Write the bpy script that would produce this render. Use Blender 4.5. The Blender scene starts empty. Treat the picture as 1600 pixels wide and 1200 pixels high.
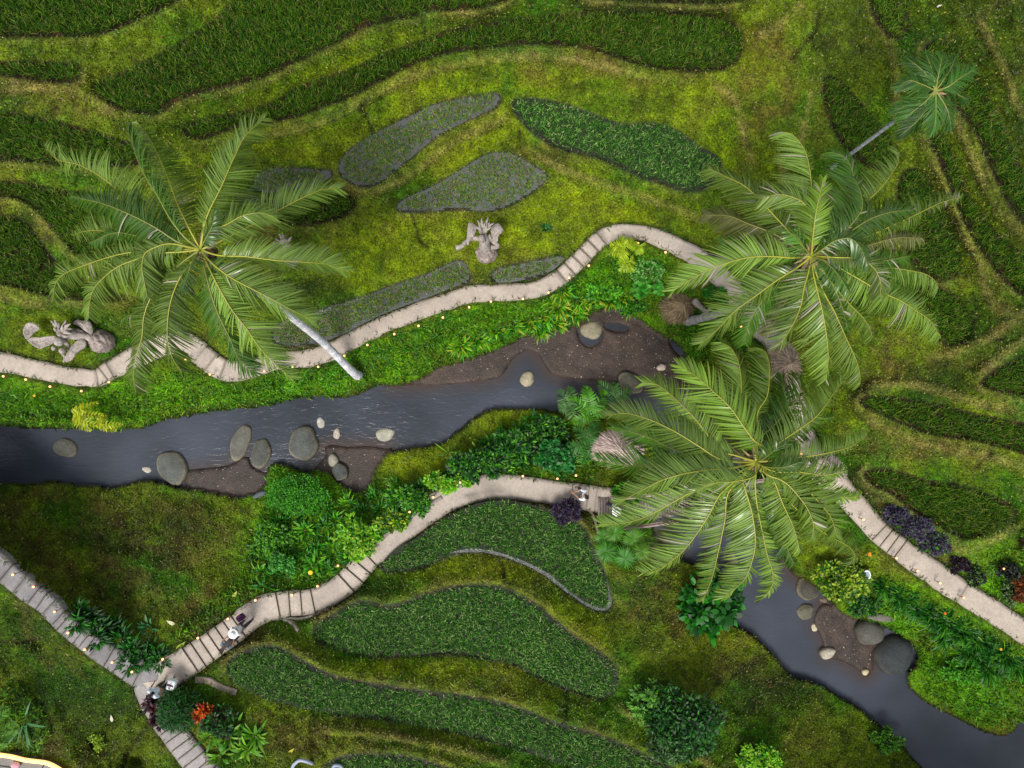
import bpy, math, random
import numpy as np
from mathutils import Vector
random.seed(7); RNG=np.random.default_rng(7)
H=33.0; F=1100.0; CX,CY=800.0,600.0
col=bpy.context.scene.collection
def W(px,py,z):
    px=np.asarray(px,float);py=np.asarray(py,float);z=np.asarray(z,float)
    k=(H-z)/F
    return np.stack([(px-CX)*k,(CY-py)*k,z+0*px],-1)
def srgb(r,g,b):
    f=lambda c:((c/255+0.055)/1.055)**2.4 if c>10 else c/255/12.92
    return np.array([f(r),f(g),f(b)])
def unit(v): return v/np.maximum(np.linalg.norm(v,axis=-1,keepdims=True),1e-9)
# ---------------------------------------------------------------- tags
def tag(o,label=None,cat=None,group=None,kind=None):
    if label:o['label']=label
    if cat:o['category']=cat
    if group:o['group']=group
    if kind:o['kind']=kind
    return o
def thing(name,label,cat,loc=(0,0,0),group=None):
    o=bpy.data.objects.new(name,None);col.objects.link(o);o.location=tuple(float(c) for c in loc);o.empty_display_size=.2
    return tag(o,label,cat,group)
def mesh_np(name,V,Q,C=None,mat=None,parent=None,smooth=False,T=None):
    """quads Q (M,4) and/or triangles T (K,3); C per-vertex colour"""
    V=np.asarray(V,np.float32).reshape(-1,3)
    me=bpy.data.meshes.new(name)
    me.vertices.add(len(V));me.vertices.foreach_set('co',V.ravel())
    Q=np.zeros((0,4),np.int32) if Q is None else np.asarray(Q,np.int32).reshape(-1,4)
    T=np.zeros((0,3),np.int32) if T is None else np.asarray(T,np.int32).reshape(-1,3)
    nl=Q.size+T.size
    me.loops.add(nl);me.loops.foreach_set('vertex_index',np.concatenate([Q.ravel(),T.ravel()]).astype(np.int32))
    me.polygons.add(len(Q)+len(T))
    ls=np.concatenate([np.arange(len(Q))*4,len(Q)*4+np.arange(len(T))*3]).astype(np.int32)
    me.polygons.foreach_set('loop_start',ls)
    if smooth: me.polygons.foreach_set('use_smooth',np.ones(len(Q)+len(T),bool))
    if C is not None:
        C=np.asarray(C,np.float32)
        if C.ndim==1: C=np.tile(C,(len(V),1))
        a=me.color_attributes.new('Col','FLOAT_COLOR','POINT')
        a.data.foreach_set('color',np.concatenate([C,np.ones((len(V),1),np.float32)],1).ravel())
    me.update(calc_edges=True)
    if mat: me.materials.append(mat)
    o=bpy.data.objects.new(name,me);col.objects.link(o)
    if parent is not None:
        o.parent=parent
        # child vertices are given in world space: keep them there
        L=parent
        loc=np.zeros(3)
        while L is not None: loc+=np.array(L.location); L=L.parent
        o.location=tuple(-loc)
    return o
class MB:
    def __init__(s): s.V=[];s.Q=[];s.T=[];s.C=[];s.n=0
    def add(s,V,Q=None,T=None,C=(1,1,1)):
        V=np.asarray(V,float).reshape(-1,3);s.V.append(V)
        if Q is not None: s.Q.append(np.asarray(Q,int).reshape(-1,4)+s.n)
        if T is not None: s.T.append(np.asarray(T,int).reshape(-1,3)+s.n)
        C=np.asarray(C,float);s.C.append(np.tile(C,(len(V),1)) if C.ndim==1 else C)
        s.n+=len(V)
    def build(s,name,mat,parent=None,smooth=False):
        return mesh_np(name,np.concatenate(s.V),np.concatenate(s.Q) if s.Q else None,np.concatenate(s.C),mat,parent,smooth,np.concatenate(s.T) if s.T else None)
    def box(s,c,sx,sy,sz,ang=0,C=(1,1,1),taper=1):
        P=np.array([[x*sx/2*(taper if z>0 else 1),y*sy/2*(taper if z>0 else 1),z*sz/2] for z in(-1,1) for y in(-1,1) for x in(-1,1)],float)
        a,b=math.cos(ang),math.sin(ang);R=np.array([[a,-b,0],[b,a,0],[0,0,1]])
        s.add(P@R.T+np.asarray(c,float),[[0,2,3,1],[4,5,7,6],[0,1,5,4],[2,6,7,3],[0,4,6,2],[1,3,7,5]],C=C)
    def tube(s,P,R,k=8,C=(1,1,1),flat=1.0,cap=True):
        P=np.asarray(P,float);n=len(P);R=np.broadcast_to(np.asarray(R,float),(n,))
        Tn=unit(np.gradient(P,axis=0));up=np.array([0,0,1.]) if abs(Tn[:,2]).mean()<.85 else np.array([1.,0,0])
        A=unit(np.cross(Tn,up));B=np.cross(A,Tn)
        th=np.arange(k)*2*math.pi/k
        V=P[:,None]+R[:,None,None]*(np.cos(th)[None,:,None]*A[:,None]+np.sin(th)[None,:,None]*B[:,None]*flat)
        i=np.arange(n-1)[:,None]*k;j=np.arange(k)[None];j2=(j+1)%k
        Q=np.stack([i+j,i+j2,i+k+j2,i+k+j],-1)
        V=V.reshape(-1,3);T=None
        if cap:
            V=np.concatenate([V,P[:1],P[-1:]]);a=n*k;T=[[a,(q+1)%k,q] for q in range(k)]+[[a+1,(n-1)*k+q,(n-1)*k+(q+1)%k] for q in range(k)]
        if np.ndim(C)==2: C=np.concatenate([np.repeat(C,k,0),C[:1],C[-1:]]) if cap else np.repeat(C,k,0)
        s.add(V,Q,T,C)
    def ball(s,c,r,C=(1,1,1),nu=12,nv=8,f=None):
        r=np.broadcast_to(np.asarray(r,float),(3,))
        u=np.arange(nu)*2*math.pi/nu;v=np.linspace(-math.pi/2,math.pi/2,nv+1)
        D=np.stack([np.cos(v)[:,None]*np.cos(u),np.cos(v)[:,None]*np.sin(u),np.sin(v)[:,None]+0*u],-1)
        m=1 if f is None else f(D)[...,None]
        V=(D*m*r+np.asarray(c,float)).reshape(-1,3)
        i=np.arange(nv)[:,None]*nu;j=np.arange(nu)[None];j2=(j+1)%nu
        s.add(V,np.stack([i+j,i+j2,i+nu+j2,i+nu+j],-1),C=C)
def strips(P,Wv,Cv):
    """P (N,K,3) centre lines, Wv (N,K,3) half width vectors, Cv (N,3) -> V,Q,C"""
    N,K,_=P.shape
    V=np.stack([P-Wv,P+Wv],2).reshape(-1,3)
    b=np.arange(N)[:,None]*K*2;k=np.arange(K-1)[None]*2
    Q=np.stack([b+k,b+k+1,b+k+3,b+k+2],-1).reshape(-1,4)
    if Cv.ndim==2: Cv=np.repeat(Cv,K*2,0)
    return V,Q,Cv
def leaves(pos,d,L,w,bend=0.5,C=None,K=3,prof=None,wdir=None,tilt=0.4):
    """blades: start pos (N,3), direction d (N,3) unit, length L (N), half width w (N), droop bend"""
    N=len(pos);u=np.linspace(0,1,K)
    L=np.broadcast_to(L,(N,));w=np.broadcast_to(w,(N,));bend=np.broadcast_to(bend,(N,))
    P=pos[:,None]+d[:,None]*(L[:,None]*u[None])[...,None]
    P[...,2]-=bend[:,None]*L[:,None]*u[None]**2
    if wdir is None:
        wdir=np.cross(d,np.array([0,0,1.]));bad=np.linalg.norm(wdir,axis=1)<.05
        wdir[bad]=[1,0,0];wdir=unit(wdir)
        nn=np.cross(wdir,d);t=RNG.uniform(-tilt,tilt,N)[:,None];wdir=wdir*np.cos(t)+nn*np.sin(t)
    if prof is None: prof=np.array([.6,1,.12]) if K==3 else np.interp(u,[0,.15,.45,.8,1],[.35,.8,1,.65,.06])
    Wv=wdir[:,None]*(w[:,None]*prof[None])[...,None]
    return strips(P,Wv,C)
# ---------------------------------------------------------------- materials
MATS={}
def mat(name,base=(.5,.5,.5),rough=.6,attr=True,noise=(0,0),bump=(0,0),spec=.5,trans=0,emit=None,fine=None):
    """attr: multiply by vertex colour; noise=(scale,amount); bump=(scale,strength)"""
    if name in MATS: return MATS[name]
    m=bpy.data.materials.new(name);m.use_nodes=True;nt=m.node_tree;N=nt.nodes;Lk=nt.links
    b=N['Principled BSDF'];b.inputs['Roughness'].default_value=rough;b.inputs['Specular IOR Level'].default_value=spec
    src=None
    if attr:
        a=N.new('ShaderNodeAttribute');a.attribute_name='Col';src=a.outputs['Color']
        mx=N.new('ShaderNodeMix');mx.data_type='RGBA';mx.blend_type='MULTIPLY';mx.inputs[0].default_value=1
        mx.inputs[7].default_value=(*base,1);Lk.new(src,mx.inputs[6]);src=mx.outputs[2]
    else:
        c=N.new('ShaderNodeRGB');c.outputs[0].default_value=(*base,1);src=c.outputs[0]
    geo=N.new('ShaderNodeNewGeometry')
    for sc,am in ([noise] if noise[1] else [])+([fine] if fine else []):
        n=N.new('ShaderNodeTexNoise');n.inputs['Scale'].default_value=sc;n.inputs['Detail'].default_value=5;n.inputs['Roughness'].default_value=.65
        Lk.new(geo.outputs['Position'],n.inputs['Vector'])
        r=N.new('ShaderNodeMapRange');r.inputs['From Min'].default_value=.3;r.inputs['From Max'].default_value=.7
        r.inputs['To Min'].default_value=1-am;r.inputs['To Max'].default_value=1+am;r.clamp=False
        Lk.new(n.outputs['Fac'],r.inputs['Value'])
        mx=N.new('ShaderNodeMix');mx.data_type='RGBA';mx.blend_type='MULTIPLY';mx.inputs[0].default_value=1
        Lk.new(src,mx.inputs[6]);Lk.new(r.outputs[0],mx.inputs[7]);src=mx.outputs[2]
    Lk.new(src,b.inputs['Base Color'])
    if bump[1]:
        n=N.new('ShaderNodeTexNoise');n.inputs['Scale'].default_value=bump[0];n.inputs['Detail'].default_value=6
        Lk.new(geo.outputs['Position'],n.inputs['Vector'])
        bp=N.new('ShaderNodeBump');bp.inputs['Strength'].default_value=bump[1];bp.inputs['Distance'].default_value=.05
        Lk.new(n.outputs['Fac'],bp.inputs['Height']);Lk.new(bp.outputs[0],b.inputs['Normal'])
    if emit:
        b.inputs['Emission Color'].default_value=(*emit[0],1);b.inputs['Emission Strength'].default_value=emit[1]
    if trans:
        t=N.new('ShaderNodeBsdfTranslucent');Lk.new(src,t.inputs['Color'])
        s=N.new('ShaderNodeMixShader');s.inputs[0].default_value=trans
        Lk.new(b.outputs[0],s.inputs[1]);Lk.new(t.outputs[0],s.inputs[2])
        Lk.new(s.outputs[0],N['Material Output'].inputs['Surface'])
    MATS[name]=m;return m
M_turf=mat('turf',(1,1,1),.9,noise=(1.6,.35),fine=(12,.8),bump=(16,1.0),spec=.1)
M_blade=mat('grass_blade',(1,1,1),.5,spec=.35,trans=.25)
M_rice=mat('rice_blade',(1,1,1),.5,spec=.2,trans=.2)
M_frond=mat('frond_leaf',(1,1,1),.3,spec=.68,trans=.22)
M_rib=mat('frond_rib',(1,1,1),.45,spec=.5)
M_leaf=mat('broad_leaf',(1,1,1),.45,spec=.3,trans=.22)
M_path=mat('path_concrete',(1,1,1),.85,noise=(1.3,.12),fine=(9,.14),bump=(25,.35),spec=.25)
M_rock=mat('river_stone',(1,1,1),.8,noise=(2.5,.25),fine=(16,.3),bump=(14,.5),spec=.3)
M_sand=mat('wet_sand',(1,1,1),.55,noise=(.9,.28),fine=(11,.4),bump=(18,.7),spec=.45)
M_bark=mat('pale_bark',(1,1,1),.85,noise=(3,.2),fine=(13,.4),bump=(15,.6),spec=.2)
M_stone=mat('carved_stone',(1,1,1),.9,noise=(3,.3),fine=(17,.45),bump=(12,1.0),spec=.2)
M_thatch=mat('dry_thatch',(1,1,1),.9,noise=(3,.2),fine=(20,.3),spec=.15)
M_wood=mat('weathered_wood',(1,1,1),.8,noise=(4,.2),fine=(25,.25),spec=.2)
M_skin=mat('skin',(.36,.19,.12),.5,attr=False)
M_hair=mat('hair',(.012,.009,.01),.4,attr=False)
M_cloth=mat('cloth',(1,1,1),.8,bump=(12,.3))
M_metal=mat('painted_metal',(1,1,1),.45)
M_bulb=mat('lamp_glow',(1,.6,.3),.4,attr=False,emit=((1,.42,.15),1.9))
# ---------------------------------------------------------------- raster maps in ground-grid space
G=4;X0,X1,Y0,Y1=-240,1840,-240,1440
NX=(X1-X0)//G+1;NY=(Y1-Y0)//G+1
GX,GY=np.meshgrid(X0+G*np.arange(NX),Y0+G*np.arange(NY))
def vnoise(px,py,scale,seed,octs=3):
    px=np.asarray(px,float);py=np.asarray(py,float);out=0;a=1;tot=0
    for o in range(octs):
        r=np.random.default_rng(seed*17+o).random((64,64))
        x=px/scale+1000;y=py/scale+1000;xi=np.floor(x).astype(int);yi=np.floor(y).astype(int);fx=x-xi;fy=y-yi
        fx=fx*fx*(3-2*fx);fy=fy*fy*(3-2*fy)
        g=lambda i,j:r[(yi+j)%64,(xi+i)%64]
        out=out+a*((g(0,0)*(1-fx)+g(1,0)*fx)*(1-fy)+(g(0,1)*(1-fx)+g(1,1)*fx)*fy);tot+=a;a*=.5;scale/=2.03
    return out/tot
def smooth(P,n=2,closed=True):
    P=np.asarray(P,float)
    for _ in range(n):
        Q=np.roll(P,-1,0) if closed else P[1:]
        A=P if closed else P[:-1]
        B=np.stack([A*.75+Q*.25,A*.25+Q*.75],1).reshape(-1,2)
        P=B if closed else np.concatenate([P[:1],B,P[-1:]])
    return P
def inside(P,px,py):
    P=np.asarray(P,float);r=np.zeros(np.shape(px),bool);n=len(P)
    for i in range(n):
        x1,y1=P[i];x2,y2=P[(i+1)%n]
        if y1==y2: continue
        r^=((y1>py)!=(y2>py))&(px<(x2-x1)*(py-y1)/(y2-y1)+x1)
    return r
def dist_line(P,px,py,closed=False):
    """distance, and parameter (index + fraction)"""
    P=np.asarray(P,float);D=np.full(np.shape(px),1e9);S=np.zeros(np.shape(px));n=len(P)
    for i in range(n if closed else n-1):
        a=P[i];b=P[(i+1)%n];ab=b-a;t=np.clip(((px-a[0])*ab[0]+(py-a[1])*ab[1])/max(ab@ab,1e-9),0,1)
        d=np.hypot(px-a[0]-t*ab[0],py-a[1]-t*ab[1]);m=d<D;D[m]=d[m];S=np.where(m,i+t,S)
    return D,S
def win(P,pad):
    P=np.asarray(P);i0=max(0,int((P[:,0].min()-pad-X0)//G));i1=min(NX,int((P[:,0].max()+pad-X0)//G)+2)
    j0=max(0,int((P[:,1].min()-pad-Y0)//G));j1=min(NY,int((P[:,1].max()+pad-Y0)//G)+2)
    return slice(j0,j1),slice(i0,i1)
def sd_poly(P,pad=40):
    """signed distance raster (negative inside) limited to a window"""
    w=win(P,pad);D,_=dist_line(P,GX[w],GY[w],True);D[inside(P,GX[w],GY[w])]*=-1
    return w,D
def samp(A,px,py):
    x=np.clip((np.asarray(px,float)-X0)/G,0,NX-1.001);y=np.clip((np.asarray(py,float)-Y0)/G,0,NY-1.001)
    i=x.astype(int);j=y.astype(int);fx=x-i;fy=y-j
    if A.ndim==3: fx=fx[...,None];fy=fy[...,None]
    return (A[j,i]*(1-fx)+A[j,i+1]*fx)*(1-fy)+(A[j+1,i]*(1-fx)+A[j+1,i+1]*fx)*fy
from mathutils.geometry import tessellate_polygon
# ================================================================ traced layout (photo coordinates of things on the ground)
RIVER=[(-240,668),(0,667),(84,670),(202,673),(229,668),(250,658),(280,652),(337,642),(418,635),(439,629),(472,619),(540,621),(560,618),(574,609),(594,601),(618,604),(641,596),(665,589),(682,572),(705,569),(746,557),(793,538),(817,525),(854,516),(898,512),(935,481),(975,484),(1002,501),(1030,521),(1046,530),(1070,548),(1080,580),(1090,610),(1105,640),(1135,680),(1160,720),(1175,780),(1190,830),(1222,867),(1242,898),(1262,910),(1290,930),(1320,962),(1350,969),(1385,980),(1425,1005),(1436,1030),(1411,1063),(1438,1094),(1482,1117),(1522,1137),(1549,1148),(1580,1150),(1597,1124),(1640,1110),(1840,1180),(1840,1440),(1700,1440),(1500,1290),(1448,1205),(1424,1181),(1404,1158),(1364,1124),(1340,1104),(1303,1083),(1279,1067),(1242,1058),(1232,1050),(1202,1016),(1171,986),(1138,975),(1125,930),(1110,890),(1060,872),(1025,850),(1020,800),(1040,760),(1050,710),(1030,665),(1000,655),(950,650),(900,645),(867,641),(810,637),(780,636),(749,646),(719,670),(699,687),(685,694),(641,700),(611,705),(597,717),(584,741),(575,768),(555,770),(540,765),(526,751),(506,734),(472,737),(449,727),(429,722),(418,731),(420,750),(408,770),(390,776),(370,778),(330,770),(300,765),(280,762),(250,752),(215,750),(190,760),(150,760),(110,756),(80,750),(50,756),(0,753),(-240,760)]
SANDS=[[(640,604),(600,606),(620,585),(682,565),(746,548),(817,515),(898,500),(930,470),(985,478),(1035,515),(1075,545),(1090,580),(1100,620),(1110,650),(1085,640),(1050,615),(1009,609),(962,599),(921,597),(874,592),(857,584),(847,568),(838,553),(826,548),(812,555),(799,568),(790,585),(780,594),(740,599),(705,603),(680,604)],
[(290,731),(324,729),(362,724),(378,710),(392,712),(395,730),(418,736),(430,750),(415,780),(370,790),(310,780),(290,765),(285,745)],
[(503,697),(518,692),(545,697),(575,693),(600,699),(618,697),(612,715),(590,745),(580,780),(540,778),(520,755),(500,738),(486,732),(497,722),(508,712)],
[(1266,969),(1279,942),(1293,940),(1316,950),(1345,965),(1378,1000),(1372,1012),(1365,1022),(1369,1043),(1362,1056),(1350,1062),(1343,1050),(1330,1043),(1318,1036),(1306,1033),(1294,1034),(1286,1015),(1279,992)],
[(1225,870),(1245,895),(1255,910),(1240,905),(1225,885)],[(1028,835),(1050,860),(1070,872),(1040,880),(1015,850)]]
PUDDLES=[[(903,511),(907,530),(916,541),(932,538),(942,522),(935,510)],[(941,508),(960,506),(984,511),(978,516),(955,516)],[(1045,525),(1058,532),(1070,552),(1062,556),(1050,540)]]
PADDIES={ # name: (level, density, kind, label, polygon)
'a':(5.6,1,0,'tall dark green rice filling the paddy in the top left corner',[(-240,-240),(330,-240),(310,-40),(285,0),(240,20),(200,37),(165,52),(130,57),(60,57),(-240,64)]),
'b':(5.3,1,0,'small wedge of rice below the top left corner paddy at the photo edge',[(-240,95),(0,98),(34,96),(84,98),(125,101),(127,122),(105,131),(50,124),(0,116),(-240,112)]),
'c':(5.0,1,0,'widest long paddy of dark green rice running along the top edge',[(138,136),(189,115),(250,84),(304,57),(354,17),(400,-40),(440,-240),(900,-240),(850,-40),(795,0),(760,11),(719,16),(672,16),(645,26),(597,34),(564,44),(540,60),(506,76),(472,92),(422,118),(371,132),(321,142),(273,158),(253,179),(216,177),(186,170),(152,148)]),
'd':(4.2,1,0,'long arched band of dark green rice just under the widest top paddy',[(285,203),(304,189),(371,177),(422,165),(472,133),(530,116),(597,86),(665,62),(710,46),(800,30),(867,24),(935,18),(1010,20),(1080,20),(1140,30),(1165,55),(1160,85),(1140,108),(1090,112),(1040,108),(1002,103),(952,84),(901,72),(834,68),(783,72),(732,77),(665,90),(597,126),(547,153),(506,167),(456,186),(371,197),(321,217),(297,216)]),
'e':(5.2,1,0,'thin sliver of rice cut by the top edge right of centre',[(870,-240),(1240,-240),(1185,-10),(1150,4),(1090,7),(1000,1),(880,-4)]),
'f':(3.4,.9,1,'sparse rice seedlings in the grey watery paddy left of the forked earth bund',[(530,256),(543,236),(584,209),(631,186),(678,162),(739,150),(773,145),(783,149),(780,162),(768,174),(746,182),(712,196),(678,216),(631,256),(597,283),(577,294),(550,287),(530,273)]),
'g':(3.3,1.15,2,'dense bluish green rice in the long paddy right of the forked earth bund',[(800,155),(824,154),(867,159),(901,169),(945,186),(975,197),(1009,192),(1050,199),(1073,214),(1094,232),(1124,245),(1127,263),(1112,287),(1094,300),(1060,297),(1036,287),(1002,277),(969,260),(928,243),(874,233),(834,209),(817,192),(802,175)]),
'h':(2.9,.9,1,'sparse rice seedlings in the small leaf shaped paddy above the middle statue',[(618,324),(631,310),(682,290),(739,253),(766,238),(800,238),(820,250),(854,270),(856,280),(827,304),(793,324),(760,331),(716,326),(665,331),(624,332)]),
'i':(3.1,.95,1,'sparse rice in the narrow watery paddy beside the upper left coconut palm',[(395,275),(418,264),(440,262),(506,264),(522,270),(510,284),(480,292),(430,302),(398,300)]),
'j':(2.8,1,0,'short dark rice patch behind the fronds of the left coconut palm',[(470,312),(500,308),(525,300),(545,303),(560,318),(545,335),(520,345),(480,352),(440,350),(430,330)]),
'k':(4.5,1,0,'rice in the paddy at the left edge above the palm fronds',[(-240,160),(0,174),(34,179),(84,189),(135,203),(169,214),(216,225),(240,240),(225,258),(150,260),(101,258),(34,250),(-240,246)]),
'l':(3.9,1,0,'rice strip passing under the left tips of the coconut palm fronds',[(-240,275),(0,282),(40,285),(90,298),(150,305),(210,320),(240,350),(230,400),(180,420),(120,400),(95,370),(70,340),(45,318),(20,305),(-240,296)]),
'm':(3.2,.85,0,'dark patchy rice at the left edge above the reclining statue',[(-240,325),(20,335),(45,350),(65,380),(90,415),(130,440),(180,455),(200,470),(111,468),(44,455),(0,440),(-240,430)]),
'n':(2.1,1.2,1,'thin rice in the long watery bed above the upper path',[(440,500),(480,492),(530,474),(574,462),(614,445),(665,430),(699,413),(720,405),(733,420),(737,440),(709,448),(665,466),(614,484),(574,502),(530,526),(490,538),(445,543),(420,530)]),
'o':(2.1,1.2,1,'thin rice in the short watery bed beside the upper path steps',[(766,421),(817,410),(867,400),(884,402),(876,412),(862,424),(834,434),(800,441),(768,442)]),
'p':(2.0,1.4,2,'dense rice in the crescent paddy hugging the middle path',[(612,895),(594,891),(600,874),(625,852),(645,845),(675,822),(712,800),(750,784),(790,781),(822,786),(860,797),(895,812),(912,822),(928,861),(945,891),(957,942),(952,955),(935,957),(911,945),(884,925),(851,898),(817,881),(783,869),(749,862),(709,866),(682,878),(648,891)]),
'q':(2.8,1.4,2,'dense rice in the broad middle paddy under the crescent one',[(495,1000),(488,985),(505,965),(530,956),(550,942),(570,938),(597,947),(631,943),(665,928),(705,916),(749,913),(783,916),(810,928),(840,945),(867,969),(901,996),(935,1016),(962,1040),(965,1063),(959,1083),(935,1094),(901,1083),(867,1070),(834,1056),(800,1036),(759,1029),(712,1021),(648,1024),(597,1028),(557,1021),(520,1012)]),
'r':(3.6,1.4,2,'long dense rice strip ending below the broad middle paddy',[(354,1036),(375,1019),(405,1009),(432,1009),(459,1023),(486,1040),(530,1060),(597,1070),(665,1080),(732,1087),(783,1097),(834,1114),(867,1131),(918,1141),(969,1161),(1019,1185),(1080,1215),(1180,1300),(1100,1320),(980,1240),(918,1206),(874,1191),(817,1171),(766,1158),(699,1141),(648,1131),(597,1124),(530,1117),(472,1104),(422,1094),(388,1077),(358,1060)]),
's':(4.4,1.3,2,'rice cut off by the bottom edge left of centre',[(500,1200),(530,1182),(565,1177),(620,1179),(670,1189),(720,1207),(780,1250),(700,1330),(480,1300)]),
't':(4.2,1.1,0,'dark rice in the slim upright paddy left of the small areca palm',[(1286,121),(1303,118),(1330,145),(1357,175),(1377,202),(1397,229),(1400,262),(1364,266),(1330,243),(1310,216),(1293,182),(1286,148)]),
'u':(5.1,1,0,'short rice patch at the top edge left of the areca palm',[(1350,-240),(1440,-240),(1418,20),(1420,48),(1408,62),(1390,60),(1372,38),(1355,10)]),
'v':(5.8,1,0,'rice around and behind the crown of the areca palm',[(1438,75),(1465,62),(1500,85),(1530,130),(1560,190),(1585,240),(1610,300),(1700,360),(1640,380),(1590,345),(1560,290),(1538,235),(1515,190),(1475,150),(1445,110)]),
'w':(5.0,1,0,'curving rice strip between two bunds below the areca palm',[(1448,203),(1472,212),(1492,250),(1508,297),(1535,340),(1570,380),(1640,420),(1700,470),(1620,480),(1570,440),(1535,395),(1505,345),(1485,290),(1462,240)]),
'x':(4.3,1,0,'rice patch touching the right hand fronds of the upper palm',[(1405,265),(1440,262),(1470,320),(1490,370),(1505,420),(1480,440),(1430,430),(1400,340)]),
'y':(3.9,1.1,0,'round dark rice patch at the right below the upper palm fronds',[(1425,455),(1440,448),(1465,447),(1499,467),(1515,500),(1522,528),(1489,542),(1465,535),(1448,505)]),
'z':(4.6,1,0,'pointed rice paddy at the right edge halfway down',[(1529,597),(1560,574),(1620,545),(1840,500),(1840,640),(1620,622),(1566,612),(1539,606)]),
'aa':(3.7,1,0,'long tapering rice band at the right beside the lowest palm crown',[(1340,620),(1397,619),(1438,629),(1482,635),(1516,646),(1566,656),(1620,665),(1840,690),(1840,760),(1640,730),(1600,707),(1560,696),(1516,686),(1465,682),(1414,665),(1374,645),(1347,635)]),
'bb':(2.9,1,0,'dark rice wedge at the right above the purple shrubs',[(1347,736),(1381,731),(1414,741),(1448,751),(1499,758),(1549,775),(1600,798),(1566,820),(1532,837),(1509,844),(1482,830),(1448,810),(1425,798),(1397,771),(1357,756)]),
}
# path: (x, y, width, z, treads to next point; 0 = plain slab)
PATH_A=[(-240,548,30,1.5,0),(0,566,32,1.5,0),(60,578,30,1.5,0),(110,588,28,1.5,0),(152,590,28,1.55,2),(172,578,30,1.75,0),(215,556,34,1.85,0),(262,536,34,1.95,0),(297,537,34,1.95,0),(312,552,36,1.9,2),(348,577,34,1.6,0),(385,578,28,1.6,0),(430,564,26,1.65,0),(480,560,28,1.7,0),(520,548,28,1.7,0),(570,521,26,1.75,0),(630,495,26,1.8,0),(690,473,27,1.8,0),(740,459,27,1.8,0),(776,457,26,1.8,0),(780,457,26,1.9,0),(840,452,26,1.95,0),(878,431,26,2.0,5),(940,372,27,2.7,0),(960,363,26,2.7,0),(985,361,22,2.7,0),(1020,368,24,2.65,0),(1055,383,27,2.6,0),(1090,402,30,2.5,0),(1120,425,32,2.4,0),(1150,460,34,2.3,0),(1182,502,36,2.2,0),(1212,535,34,2.1,0),(1230,570,28,2.0,0),(1240,610,26,2.0,0),(1252,660,30,2.0,0),(1275,720,34,1.95,0),(1305,755,38,1.9,0),(1340,792,36,1.9,0),(1375,832,34,1.9,3),(1408,858,36,2.2,0),(1440,882,38,2.2,0),(1503,925,38,2.2,0),(1506,927,36,2.3,0),(1560,960,36,2.4,0),(1620,1000,36,2.5,0),(1840,1140,36,2.8,0)]
PATH_B=[(955,783,40,1.25,0),(931,780,40,1.25,3),(892,774,40,1.6,0),(850,768,38,1.65,0),(800,762,40,1.7,0),(750,763,40,1.75,0),(700,780,38,1.8,0),(650,812,38,1.8,0),(610,846,38,1.85,0),(576,872,38,1.9,3),(540,912,38,2.3,0),(512,930,38,2.35,0),(488,940,38,2.4,3),(433,946,40,2.8,0),(400,957,42,2.85,0),(372,980,42,2.9,6),(296,1032,46,3.5,0),(262,1054,50,3.5,0),(232,1078,52,3.5,0)]
PATH_C=[(246,1062,44,3.5,0),(216,1052,44,3.5,3),(170,1026,34,3.8,0),(148,1013,32,3.8,7),(90,966,30,4.45,0),(76,948,33,4.5,2),(52,930,34,4.7,0),(30,913,35,4.72,1),(8,895,36,4.85,0),(-10,880,38,4.87,0),(-240,700,40,4.9,0)]
PATH_D=[(228,1062,44,3.49,0),(240,1100,40,3.5,9),(322,1212,44,4.5,5),(400,1290,44,5.2,0)]
GULLIES=[[(1279,20),(1276,44),(1256,71),(1235,94)],[(235,1125),(229,1134),(209,1161),(196,1183),(189,1210)],[(661,26),(664,52)],[(884,1070),(886,1100),(882,1132)],[(785,880),(790,912)],[(812,205),(810,235)],[(565,165),(572,182),(582,206)],[(645,335),(655,375),(668,385)],[(1550,705),(1535,720),(1522,733)],[(0,1002),(30,1004),(60,998)]]
# ---------------------------------------------------------------- splines for paths
def path_samples(PT):
    P=np.array([(a[0],a[1],a[2],a[3]) for a in PT],float);n=len(P)
    xy=P[:,:2];tan=np.zeros_like(xy);tan[1:-1]=(xy[2:]-xy[:-2])/2;tan[0]=xy[1]-xy[0];tan[-1]=xy[-1]-xy[-2]
    L=np.linalg.norm(np.diff(xy,axis=0),axis=1)
    out=[]  # list of slabs: each list of (x,y,w,nx,ny,z)
    cur=[]
    for i in range(n-1):
        steps=PT[i][4];m=steps+1 if steps else max(2,int(L[i]/9));p0,p1=xy[i],xy[i+1]
        t0=unit(tan[i])*L[i];t1=unit(tan[i+1])*L[i]
        def ev(u):
            h=(2*u**3-3*u**2+1)*p0+(u**3-2*u**2+u)*t0+(-2*u**3+3*u**2)*p1+(u**3-u**2)*t1
            d=(6*u*u-6*u)*p0+(3*u*u-4*u+1)*t0+(-6*u*u+6*u)*p1+(3*u*u-2*u)*t1
            d=unit(d);return h,np.array([-d[1],d[0]]),P[i,2]+(P[i+1,2]-P[i,2])*u
        if not steps:
            for k in range(m+1):
                u=k/m;h,nv,w=ev(u);z=P[i,3]+(P[i+1,3]-P[i,3])*u
                if k==0 and cur: continue
                cur.append((h[0],h[1],w,nv[0],nv[1],z))
        else:
            if cur: out.append(('slab',cur));cur=[]
            for k in range(steps):
                z=P[i,3]+(P[i+1,3]-P[i,3])*(k+1)/(steps+1);sl=[]
                for u in np.linspace(k/steps,(k+1)/steps,6):
                    h,nv,w=ev(u);sl.append((h[0],h[1],w,nv[0],nv[1],z))
                out.append(('tread',sl))
    if cur: out.append(('slab',cur))
    return out
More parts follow.
